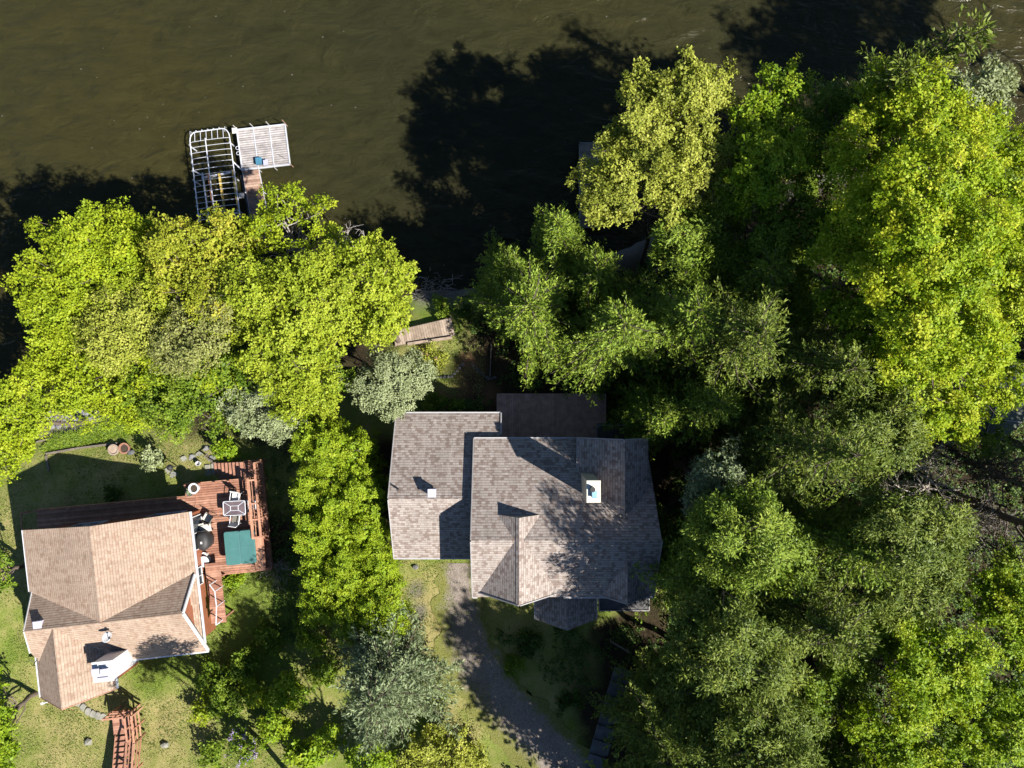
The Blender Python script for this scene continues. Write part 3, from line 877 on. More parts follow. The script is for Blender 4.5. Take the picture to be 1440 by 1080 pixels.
tag(fast_mesh('grass', V, Q, LF['grass'], None, {'tint': ('FACE', dn)}), kind='stuff')

def cover(x, y, rng):
    m = px_mask(x, y, [(690, 850, 930, 1090), (900, 560, 1500, 1130), (820, 300, 1500, 600), (660, 430, 900, 640), (590, 560, 700, 582), (240, 420, 480, 580), (385, 640, 430, 900)])
    m &= ~px_mask(x, y, DRV + [(835, 930, 910, 1090), (690, 545, 850, 640), (655, 600, 940, 880), (640, 470, 700, 560)])
    return m & (vnoise(x, y, .9, 81) > .12 + rng.random(len(x)) * .35) & (gz(x, y) > -2.6)
pts, rng = scatter(17000, cover, 6)
z = gz(pts[:, 0], pts[:, 1]); k = 7
C = np.repeat(np.column_stack([pts, z + rng.uniform(.03, .3, len(pts))]), k, 0) + rng.normal(0, .07, (len(pts) * k, 3))
az = rng.random(len(C)) * 6.283
A = np.stack([np.cos(az), np.sin(az), rng.normal(.1, .35, len(C))], 1); L = rng.uniform(.08, .17, len(C))
V, Q = leaf_quads(C, A, unit(rng.normal(0, .35, (len(C), 3)) + [0, 0, 1]), L, L * .7)
tag(fast_mesh('undergrowth', V, Q, LF['dark'], None, {'tint': ('FACE', rng.random(len(C)))}), kind='stuff')
# ------------------------------------------------------------------ grey shingled house
def wall_box(x0, x1, y0, y1, z0, z1, mat, root, name='wall'):
    return MB().box(((x0 + x1) / 2, (y0 + y1) / 2, (z0 + z1) / 2), (x1 - x0, y1 - y0, z1 - z0)).build(name, mat, root)

def window(root, c, w, h, face, M=None):
    """window let into a wall: c centre, face 'N','S','E','W' in the house's own axes"""
    dx, dy = {'N': (0, 1), 'S': (0, -1), 'E': (1, 0), 'W': (-1, 0)}[face]
    f = MB(M); t = .05
    def b(mb, du, dz, su, sz, dep, out):
        size = (su, dep, sz) if dy else (dep, su, sz)
        mb.box((c[0] + (du if dy else 0) + dx * out, c[1] + (0 if dy else du) + dy * out, c[2] + dz), size)
    b(f, 0, h / 2 + t / 2, w + 2 * t, t, .08, .035); b(f, 0, -h / 2 - t / 2, w + 2 * t, t, .08, .035)
    b(f, -w / 2 - t / 2, 0, t, h, .08, .035); b(f, w / 2 + t / 2, 0, t, h, .08, .035); b(f, 0, 0, .04, h, .05, .03)
    fo = f.build('window', MT['white'], root)
    g = MB(M); b(g, 0, 0, w, h, .02, .014); g.build('pane', MT['glass'], fo)

H = thing('grey_shingled_house', 'large grey brown shingled house with several gables, a chimney and a brown deck', 'house', (2.0, -7.0, 0))
SG = MT['shingle_grey']
# west wing, gable running east-west
wx0, wx1 = -6.2, .0
wzr, wyr = 6.0, -5.77; wyn, wzn = -1.58, 3.5; wys, wzs = -9.15, 4.2
mb = MB()
mb.slab([(wx0, wyr, wzr), (-1.7, wyr, wzr), (-1.7, -2.75, 4.195), (-.62, -2.75, 4.195), (-.62, wyn, wzn), (wx0, wyn, wzn)], .14)
mb.slab([(wx0, wys, wzs), (-1.6, wys, wzs), (-1.6, wyr, wzr), (wx0, wyr, wzr)], .14)
rw = mb.build('roof', SG, H); rw['label'] = 'lower west wing roof with a small vent'
cap((wx0, wyr, wzr), (-1.98, wyr, wzr), (0, 1, 0), .6, .53, SG, rw)
bars('verge_board', MT['gutter'], rw, [((wx0 - .02, wyn, wzn - .07), (wx0 - .02, wyr, wzr - .07), .04, .2), ((wx0 - .02, wys, wzs - .07), (wx0 - .02, wyr, wzr - .07), .04, .2),
    ((-.58, wyn, wzn - .06), (-.58, -2.7, 4.13), .06, .2)])
bars('gutter', MT['gutter'], rw, [((wx0, wyn + .05, wzn - .07), (-.6, wyn + .05, wzn - .07), .07, .10), ((wx0, wys - .05, wzs - .07), (-1.9, wys - .05, wzs - .07), .07, .10)])
v = MB().box((-3.98, -5.42, 6.08), (.34, .34, .5), ch=.03); v.box((-3.98, -5.42, 6.36), (.42, .42, .05), ch=.01); v.build('roof_vent', MT['vent'], rw)
MB().tube([(-5.75, -5.3, 5.5), (-5.75, -5.3, 6.05)], .045).build('vent_pipe', MT['dark'], rw)
# main block
mxl, mxr = -1.97, 7.22
mzr, myr = 7.4, -7.55; myn, mzn = -2.86, 4.6; mys, mzs = -10.72, 5.85
mb = MB()
mb.slab([(mxl, myr, mzr), (mxr, myr, mzr), (mxr - .25, myn - .3, mzn + .18), (3.6, myn - .3, mzn + .18), (3.6, myn, mzn), (mxl, myn, mzn)], .15)
mb.slab([(mxl, mys, mzs), (mxr - .12, mys, mzs), (mxr, myr, mzr), (mxl, myr, mzr)], .15)
rm = mb.build('roof', SG, H); rm['label'] = 'main roof with the ridge from west to east'
cap((mxl, myr, mzr), (.1, myr, mzr), (0, 1, 0), .6, .49, SG, rm); cap((.6, myr, mzr), (mxr, myr, mzr), (0, 1, 0), .6, .49, SG, rm)
bars('verge_board', MT['fascia'], rm, [((mxl - .025, myn, mzn - .07), (mxl - .025, myr, mzr - .07), .05, .22), ((mxl - .025, mys, mzs - .07), (mxl - .025, myr, mzr - .07), .05, .22),
    ((mxr + .02, myr, mzr - .07), (mxr - .1, mys, mzs - .07), .05, .2)])
bars('gutter', MT['gutter'], rm, [((mxl, myn + .05, mzn - .08), (3.3, myn + .05, mzn - .08), .07, .10), ((mxl, mys - .05, mzs - .08), (-1.75, mys - .05, mzs - .08), .07, .10), ((2.6, mys - .05, mzs - .08), (mxr - .12, mys - .05, mzs - .08), .07, .10)])
# north-east cross gable
ex, ez = 5.52, 6.82
mb = MB(); yN, yS = -2.75, -6.9
mb.slab([(ex - 2.2, yS, ez - 1.32), (ex, yS, ez), (ex, yN, ez), (ex - 2.2, yN, ez - 1.32)], .15)
mb.slab([(ex, yS, ez), (ex + 1.3, yS, ez - .78), (ex + 1.3, yN, ez - .78), (ex, yN, ez)], .15)
re = mb.build('roof', SG, H); re['label'] = 'shaded north east cross gable roof'
bars('verge_board', MT['fascia'], re, [((ex - 2.22, yN, ez - 1.38), (ex - 2.22, -4.4, ez - 1.38), .04, .14), ((ex - 2.2, yN + .02, ez - 1.39), (ex, yN + .02, ez - .07), .05, .18), ((ex + 1.3, yN + .02, ez - .85), (ex, yN + .02, ez - .07), .05, .18)])
cap((ex, yS, ez), (ex, yN, ez), (1, 0, 0), .6, .6, SG, re)
# south cross gable (tall) and its smaller neighbour
def cross(gx_, gz_, half, sl, yS, yN, label, half2=None):
    half2 = half2 or half
    mb = MB()
    mb.slab([(gx_ - half, yS + .18, gz_ - half * sl), (gx_, yS, gz_), (gx_, yN, gz_), (gx_ - half, yN, gz_ - half * sl)], .14)
    mb.slab([(gx_, yS, gz_), (gx_ + half2, yS + .18, gz_ - half2 * sl), (gx_ + half2, yN, gz_ - half2 * sl), (gx_, yN, gz_)], .14)
    r = mb.build('roof', SG, H); r['label'] = label
    cap((gx_, yS, gz_), (gx_, yN, gz_), (1, 0, 0), sl, sl, SG, r)
    bars('verge_board', MT['fascia'], r, [((gx_ - half, yS + .16, gz_ - half * sl - .07), (gx_, yS - .02, gz_ - .07), .05, .2), ((gx_ + half2, yS + .16, gz_ - half2 * sl - .07), (gx_, yS - .02, gz_ - .07), .05, .2)])
    k = half - .25
    for yy in (yS + .35, yN - .12):
        MB().add([(gx_ - k, yy, gz_ - k * sl - .15), (gx_ + k, yy, gz_ - k * sl - .15), (gx_, yy, gz_ - .12),
                (gx_ - k, yy + .08, gz_ - k * sl - .15), (gx_ + k, yy + .08, gz_ - k * sl - .15), (gx_, yy + .08, gz_ - .12)],
               [(0, 1, 2), (5, 4, 3), (0, 3, 4, 1), (1, 4, 5, 2), (2, 5, 3, 0)]).build('gable_wall', MT['siding_grey'], H)
cross(.34, 7.56, 2.08, .80, -10.62, -6.42, 'steep south gable roof crossing the main ridge', 2.35)
cross(5.65, 6.85, 1.6, .80, -10.75, -8.6, 'small shaded south gable roof')
# porch roof
px_, pz_ = 2.88, 4.3
mb = MB(); mb.slab([(px_ - 1.64, -12.62, 3.5), (px_, -12.95, pz_), (px_, -10.5, pz_), (px_ - 1.64, -10.5, 3.5)], .12)
mb.slab([(px_, -12.95, pz_), (px_ + 1.64, -12.62, 3.5), (px_ + 1.64, -10.5, 3.5), (px_, -10.5, pz_)], .12)
rp = mb.build('roof', SG, H); rp['label'] = 'small gabled porch roof on the south side'
bars('gutter', MT['gutter'], rp, [((px_ - 1.66, -12.6, 3.44), (px_ - 1.66, -10.8, 3.44), .06, .1), ((px_ + 1.66, -12.6, 3.44), (px_ + 1.66, -10.8, 3.44), .06, .1)])
for xx in (px_ - 1.35, px_ + 1.35): MB().box((xx, -12.4, 1.72), (.14, .14, 3.5)).build('porch_post', MT['white'], H)
MB().box((px_, -11.6, .16), (3.1, 2.2, .3)).build('porch_floor', MT['concrete'], H)
MB().box((6.05, -11.75, 3.05), (2.7, .95, .12)).build('side_porch_roof', MT['slate_deck'], H)
bars('edge_trim', MT['fascia'], H, [((4.72, -12.26, 3.12), (7.42, -12.26, 3.12), .05, .09), ((7.42, -12.26, 3.12), (7.42, -11.2, 3.12), .05, .09), ((4.72, -12.26, 3.12), (4.72, -11.3, 3.12), .05, .09)])
for xx in (4.85, 7.25): MB().box((xx, -12.1, 1.5), (.12, .12, 3.0)).build('porch_post', MT['white'], H)
# chimney
cx, cy = P(834.5, 691, 8.7).xy
mb = MB().box((cx, cy, 6.9), (.58, .95, 3.5)); mb.build('chimney', MT['siding_cream'], H)
ch = bpy.data.objects['chimney']
MB().box((cx, cy, 8.7), (.66, 1.03, .1), ch=.015).build('chimney_cap', MT['cushion'], ch)
MB().tube([(cx - .06, cy + .12, 8.74), (cx - .06, cy + .12, 9.0)], .12, 12).build('flue', MT['dark'], ch)
MB().box((cx + .02, cy - .12, 8.93), (.24, .34, .04), ch=.01).box((cx + .02, cy - .12, 8.84), (.18, .28, .16)).build('flue_cover', MT['skyblue'], ch)
# walls
SGW = MT['siding_grey']
wall_box(-5.85, -1.6, -8.75, -1.98, -.6, 3.55, SGW, H)
wall_box(-1.6, 6.9, -10.3, -3.2, -.6, 4.7, SGW, H)
for xx in (-5.86,): MB().add([(xx, -8.75, 3.55), (xx, -1.98, 3.55), (xx, wyr, wzr - .2), (xx + .1, -8.75, 3.55), (xx + .1, -1.98, 3.55), (xx + .1, wyr, wzr - .2)], [(0, 2, 1), (3, 4, 5), (1, 2, 5, 4), (2, 0, 3, 5)]).build('gable_wall', SGW, H)
for xx in (-1.62, 6.82): MB().add([(xx, -10.3, 4.7), (xx, -3.2, 4.7), (xx, myr, mzr - .25), (xx + .08, -10.3, 4.7), (xx + .08, -3.2, 4.7), (xx + .08, myr, mzr - .25)], [(0, 2, 1), (3, 4, 5), (1, 2, 5, 4), (2, 0, 3, 5)]).build('gable_wall', SGW, H)
for c, w_, h_, f in (((-4.6, -1.98, 1.6), 1.5, 1.2, 'N'), ((-2.6, -1.98, 1.6), 1.2, 1.2, 'N'), ((1.6, -3.2, 1.7), 2.2, 2.0, 'N'), ((4.6, -3.2, 1.8), 1.3, 1.3, 'N'),
                     ((-5.85, -4.2, 1.6), 1.2, 1.1, 'W'), ((-5.85, -7.0, 1.6), 1.2, 1.1, 'W'), ((-4.0, -8.75, 1.6), 1.4, 1.1, 'S'), ((0.2, -10.3, 2.0), 1.6, 1.4, 'S'), ((5.6, -10.3, 1.8), 1.2, 1.2, 'S')):
    window(H, c, w_, h_, f)
d = MB().box((px_, -10.33, 1.35), (.95, .06, 2.05), ch=.01).build('door', MT['siding_red'], H)
MB().tube([(px_ + .36, -10.37, 1.3), (px_ + .36, -10.43, 1.3)], .03).build('handle', MT['dark'], d)
# north deck of brown painted boards
dz = .55
p0, p1 = P(699, 554, dz), P(850, 612, dz)
mb = MB(); x = p0.x
while x < p1.x - .02:
    mb.box((x + .068, (p0.y + p1.y) / 2 - .4, dz - .02), (.13, p0.y - p1.y + .8, .04)); x += .137
dk = mb.build('deck', MT['brown_deck'], H)
fr = MB(); fr.bar((p0.x, p0.y, dz - .16), (p1.x, p0.y, dz - .16), .05, .24).bar((p0.x, p0.y, dz - .16), (p0.x, p1.y, dz - .16), .05, .24)
for xx in np.linspace(p0.x + .1, p1.x - .1, 5): fr.box((xx, p0.y - .1, dz - .75), (.12, .12, 1.2))
fr.build('deck_frame', MT['brown_deck'], dk)
# small dark landing beside it
p0, p1 = P(839, 598, 1.2), P(904, 616, 1.2)
mb = MB(); y = p1.y
while y < p0.y - .02:
    mb.box(((p0.x + p1.x) / 2, y + .07, 1.17), (p1.x - p0.x, .13, .05)); y += .14
ld = mb.build('landing', MT['slate_deck'], H)
MB().bar((p0.x, p0.y, 1.26), (p1.x, p0.y, 1.26), .07, .1).bar((p0.x, p0.y, 1.26), (p0.x, p1.y, 1.26), .06, .08).bar((p1.x, p0.y, 1.26), (p1.x, p1.y, 1.26), .06, .08).box((p0.x + .1, p0.y - .08, .5), (.1, .1, 1.4)).box((p1.x - .1, p0.y - .08, .5), (.1, .1, 1.4)).build('edge_board', MT['fascia'], ld)

# ------------------------------------------------------------------ tan shingled house with the cedar deck
JX, JY, RZ = -21.3, -12.42, math.radians(6.45)
ML = Matrix.Translation((JX, JY, 0)) @ Matrix.Rotation(RZ, 4, 'Z')
T = thing('tan_shingled_house', 'tan shingled house with white verges and a red cedar deck', 'house', (JX, JY, 0))
ST = MT['shingle_tan']
rz_, ez_ = 4.6, 3.0
def lslab(polys, name, label=None, t=.13, mat=ST):
    mb = MB(ML)
    for p in polys: mb.slab(p, t)
    o = mb.build(name, mat, T)
    if label: o['label'] = label
    return o
rn = lslab([[(-4.72, 0, ez_ + .05), (-.12, 0, rz_), (-.12, 5.05, rz_), (-4.72, 5.05, ez_ + .05)],
            [(-.12, 0, rz_), (4.36, 0, ez_), (4.36, 5.02, ez_), (-.12, 5.05, rz_)]], 'roof', 'wide low roof facing west and east towards the deck')
re = lslab([[(-4.12, 0, rz_ + .01), (4.14, 0, rz_ + .01), (4.30, 1.62, 3.12), (-4.55, 1.75, 3.0)],
            [(-4.12, 0, rz_ + .01), (-4.55, -1.4, 3.72), (-4.3, -2.62, 2.98), (4.52, -2.62, 2.98), (4.14, 0, rz_ + .01)]], 'roof', 'steeper cross roof from west to east')
rs = lslab([[(-4.68, -4.02, 3.15), (-2.62, -4.25, rz_ + .02), (-2.62, 0, rz_ + .02), (-4.68, -1.6, 3.15)],
            [(-2.62, -4.25, rz_ + .02), (-.55, -4.02, 3.15), (-.55, -.6, 3.15), (-2.62, 0, rz_ + .02)]], 'roof', 'south pointing gable roof')
cap((-2.62, -4.25, rz_ + .02), (-2.62, -.1, rz_ + .02), (1, 0, 0), .7, .7, ST, rs, .12, ML)
cap((-4.12, 0, rz_ + .01), (4.14, 0, rz_ + .01), (0, 1, 0), .93, .62, ST, re, .12, ML)
cap((-.12, .15, rz_), (-.12, 5.05, rz_), (1, 0, 0), .36, .34, ST, rn, .14, ML)
bars('gutter', MT['white_metal'], rn, [((-4.75, 1.7, ez_ - .02), (-4.75, 5.05, ez_ - .02), .06, .12), ((4.41, -2.2, ez_ - .05), (4.41, 5.02, ez_ - .05), .08, .12),
    ((0.1, -2.66, ez_ - .09), (4.5, -2.66, ez_ - .09), .07, .10)], ML)
bars('verge_board', MT['white'], re, [((4.32, 1.62, 3.07), (4.18, 0, rz_ - .05), .06, .2), ((4.54, -2.62, 2.93), (4.18, 0, rz_ - .05), .06, .2),
    ((-4.58, 1.75, 2.95), (-4.15, 0, rz_ - .05), .04, .16), ((-4.15, 0, rz_ - .05), (-4.58, -1.4, 3.68), .04, .14)], ML)
bars('gutter', MT['white_metal'], rs, [((-4.72, -4.02, 3.1), (-4.72, -1.5, 3.1), .07, .11), ((-.5, -4.02, 3.1), (-.5, -3.1, 3.1), .07, .11)], ML)
bars('verge_board', MT['cedar_trim'], rs, [((-4.68, -4.05, 3.08), (-2.62, -4.28, 4.55), .03, .14), ((-.55, -4.05, 3.08), (-2.62, -4.28, 4.55), .03, .14)], ML)
# gable end on the east: siding, pent roof
mb = MB(ML); mb.add([(3.96, 1.45, 2.9), (3.96, -2.4, 2.9), (3.96, 0, rz_ - .12), (3.86, 1.45, 2.9), (3.86, -2.4, 2.9), (3.86, 0, rz_ - .12)], [(0, 2, 1), (3, 4, 5), (1, 2, 5, 4), (2, 0, 3, 5)])
mb.build('gable_wall', MT['siding_red'], T)
lslab([[(3.97, 1.5, 3.02), (3.97, -2.45, 3.02), (4.37, -2.45, 2.86), (4.37, 1.5, 2.86)][::-1]], 'pent_roof')
mb = MB(ML); mb.add([(-4.1, 4.75, 2.95), (3.9, 4.75, 2.95), (-.12, 4.75, 4.42), (-4.1, 4.65, 2.95), (3.9, 4.65, 2.95), (-.12, 4.65, 4.42)], [(0, 1, 2), (5, 4, 3), (1, 4, 5, 2), (2, 5, 3, 0)])
mb.build('gable_wall', MT['siding_cream'], T); mb = MB(ML)
mb.add([(-4.1, -3.9, 3.0), (-1.1, -3.9, 3.0), (-2.62, -3.9, 4.4), (-4.1, -3.8, 3.0), (-1.1, -3.8, 3.0), (-2.62, -3.8, 4.4)], [(0, 2, 1), (3, 4, 5), (1, 2, 5, 4), (2, 0, 3, 5)])
mb.build('gable_wall', MT['siding_cream'], T)
mb = MB(ML); mb.box((-.15, 2.3, 1.1), (8.0, 4.9, 3.7)).box((-.1, -1.2, 1.12), (7.7, 2.2, 3.72)).box((-2.6, -3.0, 1.14), (3.2, 1.7, 3.74)); mb.build('wall', MT['siding_red'], T)
for c, w_, h_, f in (((2.2, 4.75, 1.6), 1.8, 1.9, 'N'), ((-2.0, 4.75, 1.7), 1.6, 1.2, 'N'), ((3.85, 3.6, 1.55), 1.8, 1.95, 'E'), ((3.85, 1.2, 1.8), .9, 1.0, 'E'), ((-4.15, 3.2, 1.7), 1.2, 1.0, 'W'), ((-2.6, -3.85, 1.8), 1.3, 1.1, 'S'), ((1.6, -2.3, 1.8), 1.4, 1.1, 'S')):
    window(T, c, w_, h_, f, ML)
# west roof box vent
q = P(54, 879, 4.45)
v = MB().box((q.x, q.y, 4.28), (.36, .40, .5), RZ, .02).box((q.x, q.y, 4.55), (.44, .46, .05), RZ, .01); v.build('roof_vent', MT['vent'], rn)
q = P(52, 931, 3.6); mb = MB().tube([(q.x - .05, q.y + .12, 3.5), (q.x + .05, q.y, 3.95), (q.x + .18, q.y - .05, 4.0)], .022)
mb.tube([(q.x + .02, q.y + .05, 3.8), (q.x - .22, q.y + .25, 3.92)], .016); mb.build('roof_mast', MT['dark'], rs)
# white clad chimney with two metal caps
q = P(145, 944, 4.95)
mb = MB().box((q.x, q.y, 3.6), (.98, .98, 2.7), RZ); cw = mb.build('chimney', MT['white'], T); cw['label'] = 'white clad chimney with two metal caps'
MB().box((q.x, q.y, 4.97), (1.06, 1.06, .06), RZ, .01).build('chimney_cap', MT['white'], cw)
for dx in (-.24, .2):
    mb = MB(); mb.box((q.x + dx, q.y + .05, 5.1), (.30, .30, .22), RZ, .02).box((q.x + dx, q.y + .05, 5.24), (.38, .38, .04), RZ, .01); mb.build('flue', MT['vent'], cw)
MB().box((q.x + .05, q.y - .33, 5.03), (.55, .12, .07), RZ, .01).build('flashing', MT['vent'], cw)
# pale board leaning from the verge at the south west corner
q0, q1 = P(60, 989, 3.0), P(80, 984, 3.1)
MB().bar(q0, q1, .05, .08).box(q0, (.16, .12, .1), .4).build('downpipe', MT['white'], T)

# cedar deck (part of the house)
DZ = .55
def dl(px, py, z=DZ): return P(px, py, z)
c0, c1 = dl(276, 682), dl(349, 672)
ang = math.radians(5.2)
MD = Matrix.Translation((dl(381, 801).x, dl(381, 801).y, DZ)) @ Matrix.Rotation(ang, 4, 'Z')   # origin: south-east corner of the deck
def to_deck(px, py, z=DZ):
    p = MD.inverted() @ P(px, py, z); return p.x, p.y
mb = MB(MD)
W_, Nn = to_deck(278, 690)[0], to_deck(310, 677)[1]
SEy = .0
y = SEy
yS_strip = to_deck(180, 728)[1]
while y < Nn - .05:
    xl = W_ if y > yS_strip + 1.4 else W_
    xl = to_deck(270, 800)[0]
    mb.box(((xl + 0) / 2, y + .068, -.02), (-xl, .118, .04)); y += .137
# strip along the north front
yA, yB = to_deck(160, 741)[1] - .4, to_deck(160, 708)[1]
y = yA
xw = to_deck(52, 730)[0]; xe = to_deck(270, 800)[0] - .01
while y < yB - .05:
    mb.box(((xw + xe) / 2, y + .068, -.02), (xe - xw, .118, .04)); y += .137
# landing at the north-east
lx0, lx1 = to_deck(344, 660)[0], 0.0; ly1 = to_deck(360, 648)[1]
y = Nn + .0
while y < ly1 - .05:
    mb.box(((lx0 + lx1) / 2, y + .068, -.02), (lx1 - lx0, .128, .04)); y += .137
dk = mb.build('deck', MT['cedar'], T)
fr = MB(MD)
fr.bar((xl, SEy - .03, -.14), (0, SEy - .03, -.14), .05, .24).bar((.03, SEy, -.14), (.03, ly1, -.14), .05, .24).bar((xw, yB + .03, -.12), (xe, yB + .03, -.12), .05, .2).bar((xe, Nn + .03, -.12), (lx0, Nn + .03, -.12), .05, .2).bar((lx0, ly1 + .03, -.12), (0, ly1 + .03, -.12), .05, .2)
for xx in np.linspace(xw + .1, 0, 8): fr.box((xx, (yB if xx < xe else Nn) - .1, -.85), (.13, .13, 1.4))
for yy in np.linspace(.1, ly1 - .1, 4): fr.box((-.1, yy, -.85), (.13, .13, 1.4))
for yy in np.linspace(.1, Nn - .1, 3): fr.box((xe + .2, yy, -.85), (.13, .13, 1.4))
fr.build('deck_frame', MT['cedar_trim'], dk)
# stair going down to the west from the landing
sx0 = lx0; n = 8
for i in range(n):
    MB(MD).box((sx0 - .16 - i * .27, (Nn + ly1) / 2 + .02, -.1 - i * .155 * .9), (.26, ly1 - Nn - .05, .045)).build('step', MT['cedar'], dk)
st = MB(MD)
for yy in (Nn + .01, ly1 - .01): st.bar((sx0, yy, -.16), (sx0 - n * .27, yy, -.16 - n * .14), .05, .2)
st.build('stringer', MT['cedar_trim'], dk)
# railings on the east side: two long rails with cross pieces and slats
def railing(root, p0, p1, h=.95, posts=4, mat=MT['cedar_trim'], bal=.0, rails=(.5,)):
    p0, p1 = Vector(p0), Vector(p1); r = MB(MD)
    r.bar(p0 + Vector((0, 0, h)), p1 + Vector((0, 0, h)), .13, .045)
    for k in rails: r.bar(p0 + Vector((0, 0, h * k)), p1 + Vector((0, 0, h * k)), .04, .09)
    for i in range(posts):
        q = p0.lerp(p1, i / (posts - 1)); r.box((q.x, q.y, q.z + h / 2), (.09, .09, h))
    if bal:
        L = (p1 - p0).length; m = int(L / bal)
        for i in range(m):
            q = p0.lerp(p1, (i + .5) / m); r.box((q.x, q.y, q.z + h * .5), (.035, .035, h * .86))
    return r.build('railing', mat, root)
railing(dk, (-.06, 2.05, 0), (-.06, ly1 - .05, 0), .95, 5, bal=.16)
railing(dk, (-.52, 2.05, -.02), (-.52, Nn + .1, -.02), .95, 4, rails=(.45, .75))
mb = MB(MD)
for yy in (2.1, 3.1, 4.0, Nn): mb.bar((-.52, yy, .93), (-.06, yy, .93), .09, .04)
for xx in np.linspace(-.5, -.18, 3): mb.bar((xx, 2.1, .86), (xx, Nn, .86), .03, .04)
mb.build('planter_shelf', MT['cedar_trim'], dk)
mb = MB(MD)
for i in range(5): mb.box((-.62 + .07 + i * .12, 1.1, .70 + .0), (.115, 1.85, .04))
mb.box((-.36, .17, .34), (.55, .05, .66)).box((-.36, 2.0, .34), (.55, .05, .66)).box((-.63, 1.1, .34), (.05, 1.85, .66)).build('bench', MT['cedar_trim'], dk)
mb = MB(MD)
xx = xw + .05
while xx < xe - .2:
    mb.box((xx, yB - .02, .06), (.09, .09, .42)); xx += .95
for xx in np.linspace(xe + .1, lx0 - .1, 5): mb.box((xx, Nn - .02, .05), (.08, .08, .3))
mb.bar((xw, yB - .02, .24), (xe - .2, yB - .02, .24), .08, .04).build('kerb_rail', MT['cedar'], dk)
mb = MB(MD); mb.bar((xw - .9, yB - 1.1, -.0), (xw - .9, yB - .1, -.0), .05, .05).bar((xw - .9, yB - .1, 0), (xw, yB - .05, .05), .05, .05)
mb.box((xw - .9, yB - .1, -.35), (.08, .08, .8)).box((xw - .9, yB - 1.1, -.35), (.08, .08, .8)).build('gate_frame', MT['cedar'], dk)
# lower walkway along the east wall
mb = MB(ML)
y = -1.6
while y < 1.75:
    mb.box((4.5, y, 1.2), (.85, .128, .04)); y += .137
wk = mb.build('walkway', MT['cedar'], T)
mb = MB(ML); rp_ = [(4.62, .75), (4.86, .35), (4.86, -.5), (4.72, -1.5), (4.95, -1.4)]
for (xa, ya), (xb, yb) in zip(rp_, rp_[1:]): mb.bar((xa, ya, 2.1), (xb, yb, 2.1), .045, .045)
for x_, y_ in rp_[:4]: mb.box((x_, y_, 1.55), (.045, .045, 1.15))
mb.build('railing', MT['white_metal'], wk)
mb = MB(ML)
for x_, y_ in ((4.85, .9), (4.85, -1.4)): mb.box((x_, y_, .4), (.1, .1, 1.6))
mb.build('walkway_post', MT['cedar'], wk)

# ------------------------------------------------------------------ neighbour's cottage at the right edge
q = P(1400, 590, 2.6)
MN = Matrix.Translation((q.x, q.y, 0)) @ Matrix.Rotation(math.radians(-6), 4, 'Z')
N = thing('neighbouring_cottage', 'green grey roofed cottage partly hidden under the big maple at the right edge', 'house', (q.x, q.y, 0))
mb = MB(MN); mb.slab([(-2.6, -1.0, 2.9), (.4, -1.0, 2.9), (1.6, 1.1, 3.7), (-2.6, 1.1, 3.7)], .1); mb.slab([(-2.6, 1.1, 3.7), (1.6, 1.1, 3.7), (1.6, 3.2, 2.9), (-2.6, 3.2, 2.9)], .1)
rf = mb.build('roof', MT['tin_green'], N)
bars('roof_seam', MT['fascia'], rf, [((-2.6, .0, 3.31), (.95, .0, 3.31), .05, .04), ((-2.6, -1.02, 2.87), (.42, -1.02, 2.87), .06, .1), ((-.7, -1.0, 2.93), (-.7, 1.1, 3.73), .04, .04)], MN)
mb = MB(MN); mb.box((-.9, 1.1, 1.3), (3.0, 3.6, 3.1)); mb.build('wall', MT['siding_green'], N)
mb = MB(MN); mb.slab([(1.9, .6, 2.2), (6, .4, 2.2), (6, 4.6, 3.2), (2.1, 4.6, 3.2)], .08); mb.build('lean_to_roof', MT['tin_blue'], N)
MB(MN).bar((1.85, .6, 2.2), (2.05, 4.6, 3.2), .35, .06).build('pale_trim_board', MT['tin_green'], N)
mb = MB(MN)
for x_, y_ in ((2.2, .9), (5.7, .8), (5.7, 4.2), (2.3, 4.2)): mb.box((x_, y_, 1.0), (.12, .12, 2.8 if y_ > 2 else 2.1))
mb.build('post', MT['timber'], N)
window(N, (-1, -.7, 1.5), 1.2, 1.0, 'S', MN)
# ------------------------------------------------------------------ things on the cedar deck
GD = 'patio seats on the cedar deck'
# hot tub
q = P(337, 770, 1.4)
t = thing('hot_tub', 'square hot tub under a quilted teal cover on the cedar deck', 'hot tub', (q.x, q.y, DZ))
def rsq(hx, hy, r, z, n=5):
    pts = []
    for cx_, cy_, a0 in ((hx - r, hy - r, 0), (-hx + r, hy - r, 90), (-hx + r, -hy + r, 180), (hx - r, -hy + r, 270)):
        for k in range(n + 1):
            a = math.radians(a0 + 90 * k / n); pts.append((cx_ + r * math.cos(a), cy_ + r * math.sin(a), z))
    return pts
MQ = Matrix.Translation((q.x, q.y, DZ)) @ Matrix.Rotation(ang, 4, 'Z')
def loft(mb, rings):
    n = len(rings[0]); vs = [p for r in rings for p in r]; fs = []
    for i in range(len(rings) - 1):
        for k in range(n):
            l = (k + 1) % n; fs.append((i * n + k, i * n + l, (i + 1) * n + l, (i + 1) * n + k))
    fs.append(tuple(range(n - 1, -1, -1))); fs.append(tuple((len(rings) - 1) * n + k for k in range(n)))
    return mb.add(vs, fs)
loft(MB(MQ), [rsq(.78, .86, .2, 0), rsq(.80, .88, .22, .1), rsq(.80, .88, .22, .72)]).build('cabinet', MT['tub'], t)
mb = MB(MQ)
for s in (-1, 1):
    sub = MB(MQ @ Matrix.Translation((s * .43, 0, 0)))
    loft(sub, [rsq(.42, .95, .12, .70), rsq(.43, .96, .13, .74), rsq(.43, .96, .13, .80), rsq(.40, .93, .12, .845)])
    o = len(mb.v); mb.v += sub.v; mb.f += [[i + o for i in f] for f in sub.f]
cv = mb.build('cover', MT['teal'], t)
